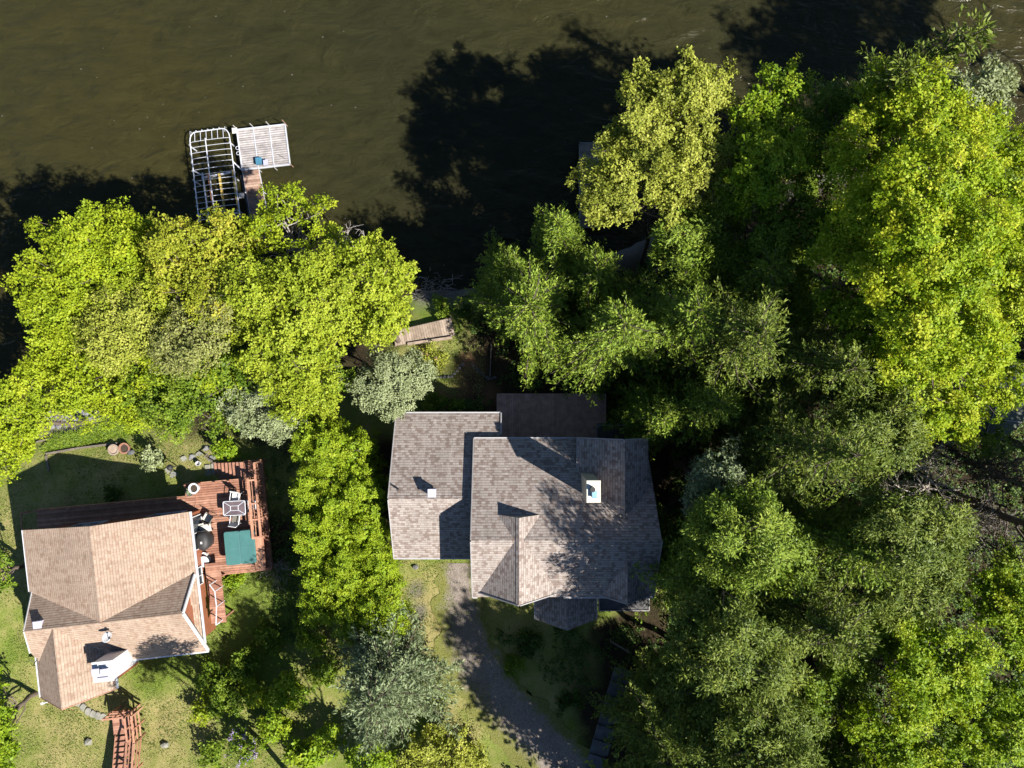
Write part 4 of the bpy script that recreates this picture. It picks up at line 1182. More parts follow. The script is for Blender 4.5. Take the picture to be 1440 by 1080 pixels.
MB(MQ).box((0, 0, .845), (.035, 1.86, .012)).box((-.43, -.02, .849), (.78, .022, .01)).box((.43, -.02, .849), (.78, .022, .01)).build('seam', MT['teal_seam'], cv)
MB(MQ).box((-.92, -.05, .18), (.22, .8, .36), 0, .02).build('step', MT['tub'], t)
# glass table
q = P(329.5, 714.5, 1.25)
MQ = Matrix.Translation((q.x, q.y, DZ)) @ Matrix.Rotation(math.radians(3), 4, 'Z')
t = thing('patio_table', 'rectangular glass patio table with a white metal frame', 'table', (q.x, q.y, DZ))
loft(MB(MQ), [rsq(.60, .38, .06, .692), rsq(.60, .38, .06, .702)]).build('table_top', MT['table_glass'], t)
f = MB(MQ); ring = rsq(.62, .40, .08, .71); f.tube(ring, .024, 6, True); f.tube(rsq(.22, .13, .04, .712), .018, 6, True)
for sx in (-1, 1):
    for sy in (-1, 1): f.tube([(sx * .2, sy * .11, .71), (sx * .60, sy * .37, .712)], .018, 6)
f.build('frame', MT['white_metal'], t)
for sx in (-1, 1):
    for sy in (-1, 1): MB(MQ).tube([(sx * .57, sy * .35, .69), (sx * .52, sy * .3, .0)], .022, 8).build('leg', MT['white_metal'], t)
# patio chairs
def patio_chair(label, seatmat, x, y, rot, backmat=None, frame='white_metal'):
    t = thing('patio_chair', label, 'chair', (0, 0, 0), GD)
    MB().box((0, 0, .43), (.46, .46, .05), 0, .015).build('seat', MT[seatmat], t)
    b = MB(Matrix.Translation((0, -.25, .44)) @ Matrix.Rotation(math.radians(18), 4, 'X')); b.box((0, 0, .27), (.45, .045, .5), 0, .015); b.build('backrest', MT[backmat or seatmat], t)
    for sx in (-1, 1):
        MB().tube([(sx * .25, .2, .64), (sx * .26, -.05, .655), (sx * .25, -.3, .65)], .022, 8).build('armrest', MT[frame], t)
        MB().tube([(sx * .25, .2, .64), (sx * .25, .24, .0)], .015, 8).build('leg', MT[frame], t)
        MB().tube([(sx * .24, -.36, .82), (sx * .24, -.25, .42), (sx * .25, -.34, .0)], .015, 8).build('leg', MT[frame], t)
    t.location = (x, y, DZ); t.rotation_euler.z = rot
    return t
def dp(px, py, z): p = P(px, py, DZ + z); return p.x, p.y
patio_chair('white patio chair drawn up to the lakeward side of the glass table', 'white', *dp(331, 700, .5), math.radians(172))
patio_chair('grey seated patio chair between the glass table and the hot tub', 'sling', *dp(331.5, 729, .5), math.radians(-8), 'white')
patio_chair('white patio chair beside the cedar planter shelf', 'white', *dp(353, 709, .5), math.radians(95))
patio_chair('cream cushioned dark framed armchair casting a long shadow on the deck', 'cushion', *dp(291, 728, .5), math.radians(62), 'sling', 'dark')
# lounge ottoman with two cushions by the wall
q = P(285, 743.5, DZ + .4)
MQ = Matrix.Translation((q.x, q.y, DZ)) @ Matrix.Rotation(math.radians(12), 4, 'Z')
t = thing('cushioned_bench', 'low cream cushioned bench between the armchair and the black covered grill', 'bench', (q.x, q.y, DZ), GD)
MB(MQ).box((0, 0, .36), (.92, .44, .11), 0, .03).build('cushion', MT['cushion'], t)
MB(MQ).box((-.12, .26, .40), (.42, .12, .14), 0, .03).build('bolster', MT['cushion'], t)
MB(MQ).box((0, 0, .28), (.9, .42, .04)).build('frame', MT['dark'], t)
for sx in (-1, 1):
    for sy in (-1, 1): MB(MQ).box((sx * .4, sy * .17, .13), (.05, .05, .26)).build('leg', MT['dark'], t)
# covered grill
q = P(284, 761, DZ + .9)
t = thing('covered_grill', 'oval barbecue grill under a black cover by the house wall', 'grill', (q.x, q.y, DZ))
MB().lathe([(.30, .08), (.40, .12), (.43, .55), (.45, .78), (.38, .98), (.22, 1.07), (0, 1.09)], (q.x, q.y, DZ), 24, .92, 1.28, .12).build('cover', MT['black'], t, True)
MB().box((q.x + .04, q.y - .06, DZ + 1.09), (.10, .13, .012), .2).build('badge', MT['white'], t)
MB().bar((q.x - .25, q.y + .50, DZ + .86), (q.x + .25, q.y + .58, DZ + .90), .05, .05).build('handle', MT['dark'], t)
for s in (-1, 1): MB().tube([(q.x + s * .27 - .02, q.y - .25, DZ + .08), (q.x + s * .27 + .04, q.y - .25, DZ + .08)], .08, 12).build('wheel', MT['dark'], t)
# round pale things south of the grill
q = P(286, 790, DZ + .55)
t = thing('side_table', 'small round white side table just south of the covered grill', 'table', (q.x, q.y, DZ))
MB().lathe([(.30, .50), (.31, .52), (.31, .54), (.29, .55), (0, .552)], (q.x, q.y, DZ), 24).build('table_top', MT['white'], t)
MB().lathe([(.2, 0), (.2, .02), (.03, .04), (.03, .5)], (q.x, q.y, DZ), 16).build('pedestal', MT['white'], t)
q = P(286.5, 781, DZ + .4)
t = thing('plant_pot', 'small white plant pot between the grill and the round white side table', 'pot', (q.x, q.y, DZ), 'pots on the cedar deck')
MB().lathe([(.11, 0), (.16, .36), (.17, .38), (.15, .38), (.14, .33), (0, .33)], (q.x, q.y, DZ), 18).build('pot', MT['white'], t)
q = P(285.5, 801.5, DZ + .4)
t = thing('plant_pot', 'wide dark pot with a pale blue rim at the deck corner by the wall', 'pot', (q.x, q.y, DZ), 'pots on the cedar deck')
MB().lathe([(.2, 0), (.29, .34), (.29, .36), (.24, .36), (.22, .28), (0, .28)], (q.x, q.y, DZ), 20).build('pot', MT['skyblue'], t)
MB().lathe([(.23, .29), (0, .30)], (q.x, q.y, DZ), 16).build('soil', MT['soil'], t)
q = P(272, 687, DZ + .45)
t = thing('plant_pot', 'round white planter of dark soil at the lakeward deck edge', 'pot', (q.x, q.y, DZ), 'pots on the cedar deck')
MB().lathe([(.2, 0), (.29, .40), (.31, .42), (.31, .44), (.22, .44), (.21, .36), (0, .36)], (q.x, q.y, DZ), 24).build('pot', MT['white'], t)
MB().lathe([(.205, .37), (0, .39)], (q.x, q.y, DZ), 16).build('soil', MT['soil'], t)
q = P(266, 693, DZ + .3)
t = thing('plant_pot', 'low grey bowl of sprouting leaves beside the round white planter', 'pot', (q.x, q.y, DZ), 'pots on the cedar deck')
MB().lathe([(.14, 0), (.22, .24), (.20, .25), (.18, .2), (0, .2)], (q.x, q.y, DZ), 18).build('pot', MT['stone'], t)
rng = np.random.default_rng(8); n = 40; az = rng.random(n) * 6.283
C = np.array([q.x, q.y, DZ + .2]) + rng.normal(0, .05, (n, 3)); A = np.stack([np.cos(az), np.sin(az), rng.uniform(.3, 1.2, n)], 1)
V, Q = leaf_quads(C, A, unit(rng.normal(0, .3, (n, 3)) + [0, 0, 1]), rng.uniform(.12, .24, n), np.full(n, .05)); fast_mesh('leaves', V, Q, LF['blue'], t, {'tint': ('FACE', rng.random(n))})
# hose pole lying on the deck
a, b = P(275, 699, DZ + .03), P(274, 716, DZ + .03)
tag(MB().tube([a, a.lerp(b, .5) + Vector((.03, 0, 0)), b], .02, 6).build('broom_handle', MT['terracotta']), 'thin reddish pole lying on the deck boards near the house corner', 'pole')

# ------------------------------------------------------------------ satellite dish on the tan roof
q = P(150, 896, 4.75)
t = thing('satellite_dish', 'white oval satellite dish on a mast on the tan roof', 'satellite dish', (q.x, q.y, 4.1))
mb = MB(Matrix.Translation((q.x, q.y, 4.75)) @ Matrix.Rotation(math.radians(-38), 4, 'X') @ Matrix.Rotation(math.radians(12), 4, 'Y'))
mb.lathe([(0, -.03), (.12, -.022), (.22, .0), (.26, .02), (.25, .03), (.21, .012), (.12, -.008), (0, -.016)], (0, 0, 0), 22, .85, 1.1); mb.build('reflector', MT['white'], t, True)
MB().tube([(q.x + .02, q.y + .1, 4.05), (q.x + .02, q.y + .06, 4.6), (q.x, q.y, 4.72)], .022).build('mast', MT['alu'], t)
MB().tube([(q.x + .02, q.y - .1, 4.62), (q.x + .25, q.y - .1, 4.95), (q.x + .28, q.y + .02, 5.0)], .014, 6).build('arm', MT['alu'], t)
MB().box((q.x + .28, q.y + .05, 5.0), (.09, .12, .07), .2, .01).build('receiver', MT['dark'], t)

# ------------------------------------------------------------------ dock, ramp and boat lift
WZ = -3.0; KZ = WZ + .5
d0, d1, d2, d3 = P(333, 182.6, KZ), P(401, 175, KZ), P(408, 231.5, KZ), P(341, 239.5, KZ)
t = thing('swim_dock', 'square bleached wooden dock of three sections standing in the lake', 'dock', (d0.x, d0.y, WZ))
def lerp2(u, v): return (d0.lerp(d1, u)).lerp(d3.lerp(d2, u), v)
for (u0, u1) in ((0, .335), (.345, .665), (.675, 1)):
    mb = MB(); m = 18
    for i in range(m):
        a, b = lerp2(u0 + .005, (i + .5) / m), lerp2(u1 - .005, (i + .5) / m); mb.bar(a, b, (d0 - d3).length / m - .03, .035)
    mb.build('deck_section', MT['dock'], t)
mb = MB()
for u in (.34, .67): mb.bar(lerp2(u, -.01) + Vector((0, 0, .02)), lerp2(u, 1.01) + Vector((0, 0, .02)), .05, .05)
mb.bar(lerp2(0, 0), lerp2(1, 0), .06, .13).bar(lerp2(0, 1), lerp2(1, 1), .06, .13).bar(lerp2(0, 0), lerp2(0, 1), .06, .13).bar(lerp2(1, 0), lerp2(1, 1), .06, .13)
mb.build('frame', MT['alu'], t)
for u, v in ((0.0, -.03), (.34, -.03), (.67, -.03), (1.0, -.03), (1.015, 1.0), (.67, 1.03), (.34, 1.03), (0, 1.03)):
    p = lerp2(u, v); hi = .55 if v < 0 else .12
    MB().tube([(p.x, p.y, WZ - 1.4), (p.x, p.y, KZ + hi)], .026, 8).build('post', MT['gutter'] if u < 1 else MT['ramp'], t)
p = lerp2(-.04, .02); MB().box((p.x, p.y, KZ + .06), (.32, .34, .12), .12, .03).build('bumper', MT['cushion'], t)
mb = MB()
for v in (.45, .58):
    p = lerp2(-.03, v); mb.tube([(p.x + .12 * math.cos(a), p.y + .10 * math.sin(a), KZ + .05) for a in np.linspace(0, 6.283, 13)[:-1]], .018, 6, True)
mb.build('ladder_loop', MT['alu'], t)
p = lerp2(.93, .86); q = lerp2(.78, .72); MB().tube([p, q + Vector((0, 0, .05))], .015, 6).build('mooring_cleat', MT['dark'], t)
p = P(364, 226.5, KZ + .2)
o = MB().box((p.x, p.y, KZ + .14), (.34, .40, .24), .12, .03).box((p.x, p.y, KZ + .28), (.37, .43, .05), .12, .02).build('storage_box', MT['blue']); tag(o, 'dark blue box standing on the bleached dock', 'box')
p = P(374.5, 229.5, KZ + .15)
t2 = thing('folding_stool', 'pale lavender folding stool beside the blue box on the dock', 'stool', (p.x, p.y, KZ))
MB().box((p.x, p.y, KZ + .3), (.28, .33, .04), .12, .01).build('seat', MT['lavender'], t2)
for sx in (-1, 1):
    for sy in (-1, 1): MB().tube([(p.x + sx * .11, p.y + sy * .13, KZ + .29), (p.x + sx * .12, p.y + sy * .14, KZ + .02)], .012, 6).build('leg', MT['alu'], t2)
# ramp to the shore
a0, a1 = P(341, 240.5, KZ), P(363.5, 238, KZ); s0, s1 = P(360, 345, -2.3), P(384, 342, -2.3)
t = thing('dock_ramp', 'worn reddish gangway of boards from the dock back under the trees', 'ramp', (a0.x, a0.y, WZ))
mb = MB(); L = (s0 - a0).length; m = int(L / .15)
for i in range(m):
    f_ = (i + .5) / m; mb.bar(a0.lerp(s0, f_), a1.lerp(s1, f_), .138, .035)
mb.build('boards', MT['ramp'], t)
MB().bar(a0 - Vector((0, 0, .06)), s0 - Vector((0, 0, .06)), .05, .12).bar(a1 - Vector((0, 0, .06)), s1 - Vector((0, 0, .06)), .05, .12).build('stringer', MT['alu'], t)
for f_ in (.3, .75):
    for e0, e1 in ((a0, s0), (a1, s1)):
        p = e0.lerp(e1, f_); MB().tube([(p.x, p.y, WZ - 1.2), (p.x, p.y, p.z + .2)], .03, 8).build('post', MT['alu'], t)
# boat lift: bare canopy hoops over a cradle
BZ = -2.15
b0, b1 = P(264.5, 186, BZ), P(320, 178.5, BZ)             # lakeward end
e0, e1 = P(279, 312, BZ), P(337, 305, BZ)                 # shoreward end
t = thing('boat_lift', 'empty boat lift with a bare white tubular canopy frame beside the dock', 'boat lift', (b0.x, b0.y, WZ))
def bl(u, v, z): 
    p = b0.lerp(b1, u).lerp(e0.lerp(e1, u), v); p.z = z; return p
f = MB()
side_z = BZ - .12
def edge(u0, n=14): return [bl(u0, v, side_z) for v in np.linspace(.10, 1, n)]
corner = lambda u, du: [bl(u + du * (1 - math.cos(a)), .10 - .10 * math.sin(a), side_z) for a in np.linspace(0, math.pi / 2, 6)]
f.tube(edge(0)[::-1] + corner(0, .16) + corner(1, -.16)[::-1] + edge(1), .034, 8)
f.build('side_rail', MT['alu'], t)
MB().tube([bl(.41, v, BZ + .02) for v in np.linspace(.09, 1, 10)], .034, 8).build('ridge_tube', MT['alu'], t)
for v in np.linspace(.11, .98, 15):
    pts = [bl(u, v, side_z + (BZ - side_z) * (math.sin(math.pi * min(1, max(0, u))) ** .45 if 0 < u < 1 else 0)) for u in np.linspace(0, 1, 13)]
    MB().tube(pts, .017, 6).build('hoop', MT['alu'], t)
f = MB()
for u in np.linspace(.14, .86, 6):
    f.tube([bl(u, .005, side_z), bl(u, .11, side_z + (BZ - side_z) * .9)], .019, 6)
for u in np.linspace(.02, .9, 7): f.tube([bl(u, .0 if .1 < u < .9 else .04, side_z), bl(u + .02, -.015, side_z + .06), bl(u + .05, .0, side_z)], .012, 6)
for v in np.linspace(.12, .9, 9): f.tube([bl(-.01, v, side_z), bl(-.035, v + .015, side_z + .02), bl(-.01, v + .03, side_z)], .012, 6)
f.build('end_frame', MT['alu'], t)
for u, v in ((0.02, .16), (.98, .16), (.02, .93), (.98, .93), (.02, .55), (.98, .55)):
    p = bl(u, v, 0); MB().tube([(p.x, p.y, WZ - 1.5), (p.x, p.y, side_z)], .045, 8).build('post', MT['alu'], t)
MB().tube([bl(.17, .44, WZ + .42), bl(.19, 1, WZ + .42)], .05, 8).tube([bl(0, .42, side_z), bl(.17, .47, WZ + .42)], .04, 8).tube([bl(1.0, .38, side_z), bl(1.16, .47, WZ + .38)], .045, 8).build('cradle_beam', MT['alu'], t)
for u, mat, v0 in ((.30, 'rust', .45), (.56, 'yellow', .46), (.90, 'yellow', .44)):
    MB().bar(bl(u, v0, WZ + .3), bl(u + .03, 1, WZ + .3), .12, .12).build('bunk', MT[mat], t)
MB().bar(bl(.1, .48, WZ + .16), bl(.95, .46, WZ + .16), .10, .14).bar(bl(.1, .92, WZ + .16), bl(.95, .92, WZ + .16), .10, .14).build('cross_beam', MT['alu'], t)
p0, p1 = bl(1.12, .5, WZ + .15), bl(1.2, 1, WZ + .15)
MB().bar(p0, p1, .34, .05).build('catwalk', MT['slate_deck'], t)
p = P(339, 275, WZ + .8); MB().box((p.x, p.y, WZ + .75), (.28, .3, .3), .1, .05).build('winch_box', MT['gutter'], t)
# second dock, mostly hidden under the trees on the other side of the bay
a = P(815, 202, WZ + .35)
t = thing('narrow_dock', 'narrow grey dock in deep shade, mostly hidden under the yellow green tree', 'dock', (a.x, a.y, WZ))
mb = MB(); y = a.y
while y > a.y - 5.2:
    mb.box((a.x + .65, y, WZ + .35), (1.3, .13, .035)); y -= .14
mb.build('boards', MT['timber'], t)
MB().bar((a.x, a.y + .05, WZ + .3), (a.x, a.y - 5.2, WZ + .3), .06, .14).bar((a.x + 1.3, a.y + .05, WZ + .3), (a.x + 1.3, a.y - 5.2, WZ + .3), .06, .14).bar((a.x, a.y + .06, WZ + .3), (a.x + 1.3, a.y + .06, WZ + .3), .05, .14).build('frame', MT['stone'], t)
for dy in (.0, -2.5, -5):
    for dx in (0, 1.3): MB().tube([(a.x + dx, a.y + dy, WZ - 1), (a.x + dx, a.y + dy, WZ + .6)], .04, 8).build('post', MT['timber'], t)

# ------------------------------------------------------------------ wooden stairs at the bottom left
c = PG(172, 1016); LZ = c.z + .75
r0 = math.radians(6)
q = P(172.5, 1016, LZ)
MS = Matrix.Translation((q.x, q.y, LZ)) @ Matrix.Rotation(r0, 4, 'Z')
t = thing('garden_stairs', 'reddish wooden garden stairs with a landing and rails at the bottom left', 'stairs', (q.x, q.y, LZ))
mb = MB(MS); y = -.62
while y < .66: mb.box((0.05, y, -.02), (1.25, .128, .04)); y += .137
mb.build('landing', MT['cedar'], t)
for i in range(11): MB(MS).box((.08, -.85 - i * .27, .10 + i * .10), (1.0, .25, .045)).build('tread', MT['cedar'], t)
mb = MB(MS)
for xx in (-.45, .6): mb.bar((xx, -.7, -.02), (xx, -3.8, 1.10), .05, .22)
mb.build('stringer', MT['cedar_trim'], t)
def rail(pts, name='railing'):
    r = MB(MS)
    for a, b in zip(pts, pts[1:]):
        a, b = Vector(a), Vector(b)
        r.bar(a + Vector((0, 0, .95)), b + Vector((0, 0, .95)), .10, .045); r.bar(a + Vector((0, 0, .55)), b + Vector((0, 0, .55)), .05, .08); r.bar(a + Vector((0, 0, .2)), b + Vector((0, 0, .2)), .05, .08)
        for k in np.linspace(0, 1, 3):
            p = a.lerp(b, k); r.box((p.x, p.y, p.z + .35), (.085, .085, 1.25))
    return r.build(name, MT['cedar_trim'], t)
rail([(-.52, .66, 0), (.68, .66, 0)])
rail([(.68, .66, 0), (.68, -.7, 0)]); rail([(.66, -.75, .0), (.66, -3.8, 1.12)])
rail([(.98, .6, -.15), (.98, -.9, -.15), (.96, -3.8, 1.0)], 'outer_railing')
mb = MB(MS)
for xx in (-.5, .62):
    for yy in (-.6, .6): mb.box((xx, yy, -.6), (.1, .1, 1.15))
mb.build('support_post', MT['cedar_trim'], t)
p0_, p1_ = MS @ Vector((-.62, .62, -.05)), MS @ Vector((-1.0, .40, -.35))
MB().bar(p0_, p1_, .1, .05).build('hand_board', MT['cedar_trim'], t)

# ------------------------------------------------------------------ paving, edging, walls, stones
def flag(name, label, cat, group, px, py, sx, sy, rz, mat, h=.06, seed=0, dz=.02):
    p = PG(px, py); rg = random.Random(seed); mb = MB(Matrix.Translation((p.x, p.y, p.z + dz)) @ Matrix.Rotation(rz, 4, 'Z'))
    n = 9; ring = []
    for k in range(n):
        a = 6.283 * k / n; e = 1 / max(abs(math.cos(a)), abs(math.sin(a))) ** .75
        ring.append((sx / 2 * math.cos(a) * e * rg.uniform(.85, 1.05), sy / 2 * math.sin(a) * e * rg.uniform(.85, 1.05)))
    loft(mb, [[(x, y, -h) for x, y in ring], [(x, y, h * .6) for x, y in ring], [(x * .93, y * .93, h) for x, y in ring]])
    return tag(mb.build(name, MT[mat]), label, cat, group)
gp = 'flagstones between the tan house and the garden stairs'
for i, (px, py) in enumerate(((110, 988), (117, 994), (124, 1000), (131, 1003.5), (138, 1006), (145, 1008))):
    flag('flagstone', ['palest flagstone touching the tan roof corner', 'second flagstone out from the tan roof corner', 'third flagstone out from the tan roof corner', 'third flagstone before the garden stairs', 'second flagstone before the garden stairs', 'flagstone right beside the garden stair landing'][i], 'flagstone', gp, px, py, .34, .46, -.5 + i * .05, 'pale_slab', .05, i)
gp = 'stepping stones on the lakeward lawn by the cedar deck'
lst = [(291, 632, 'round stone farthest up the lawn towards the pale bush'), (280, 640, 'grey stone half way between the pale bush and the round shrub'), (270, 645, 'flat grey stone on the bare path beside the lawn'), (259, 647, 'pale stone next to the grassy edge'), (245, 668, 'grey stone close to the round pale shrub'), (238, 661, 'stone lying under the edge of the round pale shrub'), (298, 646, 'stone just above the shadowed paving squares')]
for i, (px, py, lb) in enumerate(lst): flag('stepping_stone', lb, 'stone', gp, px, py, .5, .42, i * .7, 'pale_slab' if i % 2 else 'stone', .03, 20 + i, -.01)
gp = 'paving squares at the foot of the deck stair'
for i, (px, py, lb) in enumerate(((292, 657, 'lake side paving square nearer the house wall'), (301, 655, 'lake side paving square nearer the deck stair'), (293, 665, 'deck side paving square nearer the house wall'), (302, 663, 'deck side paving square nearer the deck stair'))):
    p = PG(px, py); tag(MB().box((p.x, p.y, p.z), (.32, .30, .1), ang, .015).build('paver', MT['pale_slab']), lb, 'paver', gp)
# timber edging of the lawn
def edging(label, pts, w=.12, h=.18, mat='timber', name='timber_edging'):
    q = [PG(*p) for p in pts]; mb = MB()
    for a, b in zip(q, q[1:]): mb.bar(a + Vector((0, 0, .03)), b + Vector((0, 0, .03)), w, h)
    return tag(mb.build(name, MT[mat]), label, 'edging', 'timber edging of the lawn')
edging('long grey timber edging between the lawn and the grassy bank', [(66, 638), (112, 630), (168, 623)])
edging('short grey timber edging at the lawn corner', [(66, 641), (70, 662)], .10)
edging('dark timber edging along the bank above the shore rocks', [(50, 622), (90, 612), (150, 594)], .1, .12)
# grass bank hedge
def tuftbank():
    rng = np.random.default_rng(44); n = 9000
    u = rng.random(n); v = rng.random(n)
    a, b = PG(60, 634), PG(190, 607); c_, d_ = PG(75, 617), PG(180, 592)
    xy = (np.outer((1 - u) * (1 - v), a) + np.outer(u * (1 - v), b) + np.outer((1 - u) * v, c_) + np.outer(u * v, d_))
    C = np.column_stack([xy[:, :2] + rng.normal(0, .1, (n, 2)), gz(xy[:, 0], xy[:, 1]) + .02])
    az = rng.random(n) * 6.283; A = np.stack([np.cos(az), np.sin(az), rng.uniform(.3, 1.3, n)], 1); L = rng.uniform(.12, .30, n)
    V, Q = leaf_quads(C, A, unit(np.stack([-np.cos(az), -np.sin(az), np.ones(n)], 1)), L, L * .16, .25)
    tag(fast_mesh('long_grass', V, Q, LF['mid'], None, {'tint': ('FACE', rng.random(n))}), kind='stuff')
tuftbank()
# shore rocks
rg = random.Random(5); gp = 'rocks along the shore by the tan house'
mb = MB()
for i in range(150):
    px, py = rg.uniform(48, 145), rg.uniform(578, 606)
    if py > 606 - (px - 48) * .16: continue
    p = PG(px, py); mb.rock((p.x, p.y, p.z + .04), rg.uniform(.10, .26), i)
tag(mb.build('rock_rubble', MT['stone']), kind='stuff')
# pots and stones on the lawn
p = PG(163, 632); t = thing('lawn_planter', 'round straw coloured planter at the end of the lawn edging', 'planter', tuple(p), 'planters on the lawn')
MB().lathe([(.26, 0), (.34, .26), (.34, .30), (.25, .30), (.24, .22), (0, .22)], p, 20).build('pot', MT['plank'], t); MB().lathe([(.245, .23), (0, .26)], p, 14).build('soil', MT['plank'], t)
p = PG(178, 630); t = thing('lawn_planter', 'round brown planter between the straw coloured one and the pale shrub', 'planter', tuple(p), 'planters on the lawn')
MB().lathe([(.26, 0), (.34, .26), (.34, .30), (.25, .30), (.24, .22), (0, .22)], p, 20).build('pot', MT['terracotta'], t); MB().lathe([(.245, .23), (0, .25)], p, 14).build('soil', MT['soil'], t)
p = PG(185, 636); tag(MB().rock((p.x, p.y, p.z + .1), .25, 77).build('boulder', MT['slab']), 'dark boulder wedged beside the brown lawn planter', 'rock')
p = PG(125, 1043); tag(MB().rock((p.x, p.y, p.z + .06), .26, 78).build('boulder', MT['pale_slab']), 'pale stone on the lawn west of the garden stairs', 'rock')
p = PG(233, 1047); tag(MB().rock((p.x, p.y, p.z + .08), .24, 79).build('boulder', MT['pale_slab']), 'pale stone on the lawn east of the garden stairs', 'rock')
p = PG(585, 797); tag(MB().rock((p.x, p.y, p.z + .06), .20, 80).build('boulder', MT['stone']), 'pale stone at the corner of the grey house by the cedar hedge', 'rock')
p = PG(281, 651); t = thing('bucket', 'small white bucket on the paving near the deck stair', 'bucket', tuple(p))
MB().lathe([(.10, 0), (.14, .28), (.15, .3), (.13, .3), (.12, .1), (0, .1)], p, 16).build('pail', MT['white'], t)
MB().tube([(p.x - .14, p.y, p.z + .29), (p.x, p.y + .13, p.z + .36), (p.x + .14, p.y, p.z + .29)], .008, 5).build('handle', MT['dark'], t)
p = PG(249, 655); t = thing('shadow_blob_ball', 'made-up dark ball on a short post, for the shadow blob by the stepping stones', 'ball', tuple(p))
MB().tube([(p.x, p.y, p.z), (p.x, p.y, p.z + .8)], .03, 8).build('post', MT['dark'], t); MB().lathe([(0, .72), (.14, .78), (.19, .9), (.14, 1.02), (0, 1.08)], p, 16).build('dark_ball', MT['black'], t)  # post and dark ball made up for a shadow blob on the ground
# stakes by the dark bush
mb = MB(); a = PG(293, 641, .5); b = PG(304, 650, .4); mb.bar(a, b, .07, .05); mb.bar(PG(299, 634, .5), a, .06, .05)
for q in (a, b): mb.box((q.x, q.y, q.z - .3), (.06, .06, .7))
tag(mb.build('low_fence', MT['timber']), 'low dark wooden rail beside the leafy bush near the deck landing', 'fence')

# stone steps by the grey house
gp = 'dark stone steps climbing beside the grey house'
lb = ['topmost dark slab, nearest the bottom edge', 'second dark slab from the bottom edge', 'third dark slab from the bottom edge', 'middle dark slab in the shaded stone stair', 'third dark slab from the house end', 'second dark slab from the house end', 'dark slab nearest the grey house']
for i in range(7):
    f_ = i / 6; px, py = 838 + 36 * f_, 1072 - 122 * f_
    p = PG(px, py); tag(MB().box((p.x, p.y, p.z + .0), (1.05, .80, .16), math.radians(-17), .02).build('stone_step', MT['slab']), lb[i], 'step', gp)
# lakeside boardwalk, retaining log and path edging
a, b, c_, d_ = PG(556, 463), PG(634, 449), PG(640, 470), PG(556, 484)
zz = max(a.z, b.z, c_.z, d_.z) + .1
a, b, c_, d_ = P(552, 466, zz), P(634, 447, zz), P(640, 471, zz), P(556, 486, zz)
t = thing('boardwalk', 'short grey tan boardwalk of planks beside the yellow green tree', 'boardwalk', tuple(a))
mb = MB(); m = 24
for i in range(m): mb.bar(a.lerp(b, (i + .5) / m), d_.lerp(c_, (i + .5) / m), (b - a).length / m - .012, .04)
mb.build('boards', MT['plank'], t)
MB().bar(a - Vector((0, 0, .1)), b - Vector((0, 0, .1)), .06, .16).bar(d_ - Vector((0, 0, .1)), c_ - Vector((0, 0, .1)), .06, .16).build('frame', MT['timber'], t)
mb = MB()
for e in (a, b, c_, d_): mb.box((e.x, e.y, e.z - .6), (.1, .1, 1.1))
mb.build('post', MT['timber'], t)
tag(MB().bar(PG(574, 484, .15), PG(636, 475, .15), .16, .26).build('retaining_beam', MT['plank']), 'pale straight retaining beam behind the grey tan boardwalk', 'beam')
def stone_row(label, pts, r, seed, mat='slab'):
    rg = random.Random(seed); q = [PG(*p) for p in pts]; mb = MB()
    for a, b in zip(q, q[1:]):
        m = max(2, int((b - a).length / (r * 1.5)))
        for k in range(m):
            p = a.lerp(b, k / m); mb.rock((p.x, p.y, G(p.x, p.y) + .0), r * rg.uniform(.6, 1.2), rg.random())
    return tag(mb.build('stone_edging', MT[mat]), label, 'edging', 'stone edgings of the planting beds')
stone_row('dark stone edging round the sunlit planting bed', [(600, 531), (635, 530), (646, 518), (655, 506)], .13, 3)
stone_row('curved grey stone edging along the shaded path to the lake', [(664, 512), (676, 525), (688, 533), (700, 530)], .11, 4)
edging('thin timber edging standing in the shaded slope below the brown deck', [(691, 485), (689, 530)], .06, .14)
tag(MB().tube([PG(648, 417, .08), PG(676, 412, .10)], [.07, .06], 8).build('driftwood_log', MT['timber']), 'pale straight log lying on the shaded beach', 'log')
# brush pile at the water's edge
rng = np.random.default_rng(12); paths = []
for i in range(90):
    p = PG(rng.uniform(588, 640), rng.uniform(388, 420)); d = rng.normal(0, 1, 3) * [1, .6, .15]; d /= np.linalg.norm(d); L = rng.uniform(.4, 1.5)
    c0_ = np.array(p) + [0, 0, rng.uniform(.04, .35)]; paths.append((bend(rng, c0_ - d * L / 2, c0_ + d * L / 2, 5, .2), np.linspace(.02, .006, 5)))
V, Q = tubes_np(paths, 4); tag(fast_mesh('brush_pile', V, Q, MT['bark_grey']), 'tangled pile of grey branches on the shaded beach', 'brush pile')
# dead shrub by the hedge
paths = []; p = PG(395, 800); o = np.array(p)
for i in range(34):
    az = rng.random() * 6.283; e = o + np.array([math.cos(az), math.sin(az), rng.uniform(.4, 1.3)]) * rng.uniform(.4, .9)
    paths.append((bend(rng, o, e, 5, .25), np.linspace(.018, .005, 5)))
    for _ in range(2): paths.append((bend(rng, paths[-1][0][3], e + rng.normal(0, .25, 3), 4, .2), np.linspace(.008, .004, 4)))
V, Q = tubes_np(paths, 4); tag(fast_mesh('dead_shrub', V, Q, MT['bark_pale']), 'leafless pale shrub between the cedar deck and the hedge', 'shrub')
# low post-and-rail by the porch of the grey house
mb = MB(); q = [PG(858, 898, .5), PG(882, 912, .5)]
mb.bar(q[0], q[1], .08, .1)
for e in q: mb.box((e.x, e.y, e.z - .3), (.09, .09, .75))
tag(mb.build('hand_rail', MT['timber']), 'short dark wooden handrail between the porch and the stone steps', 'rail')
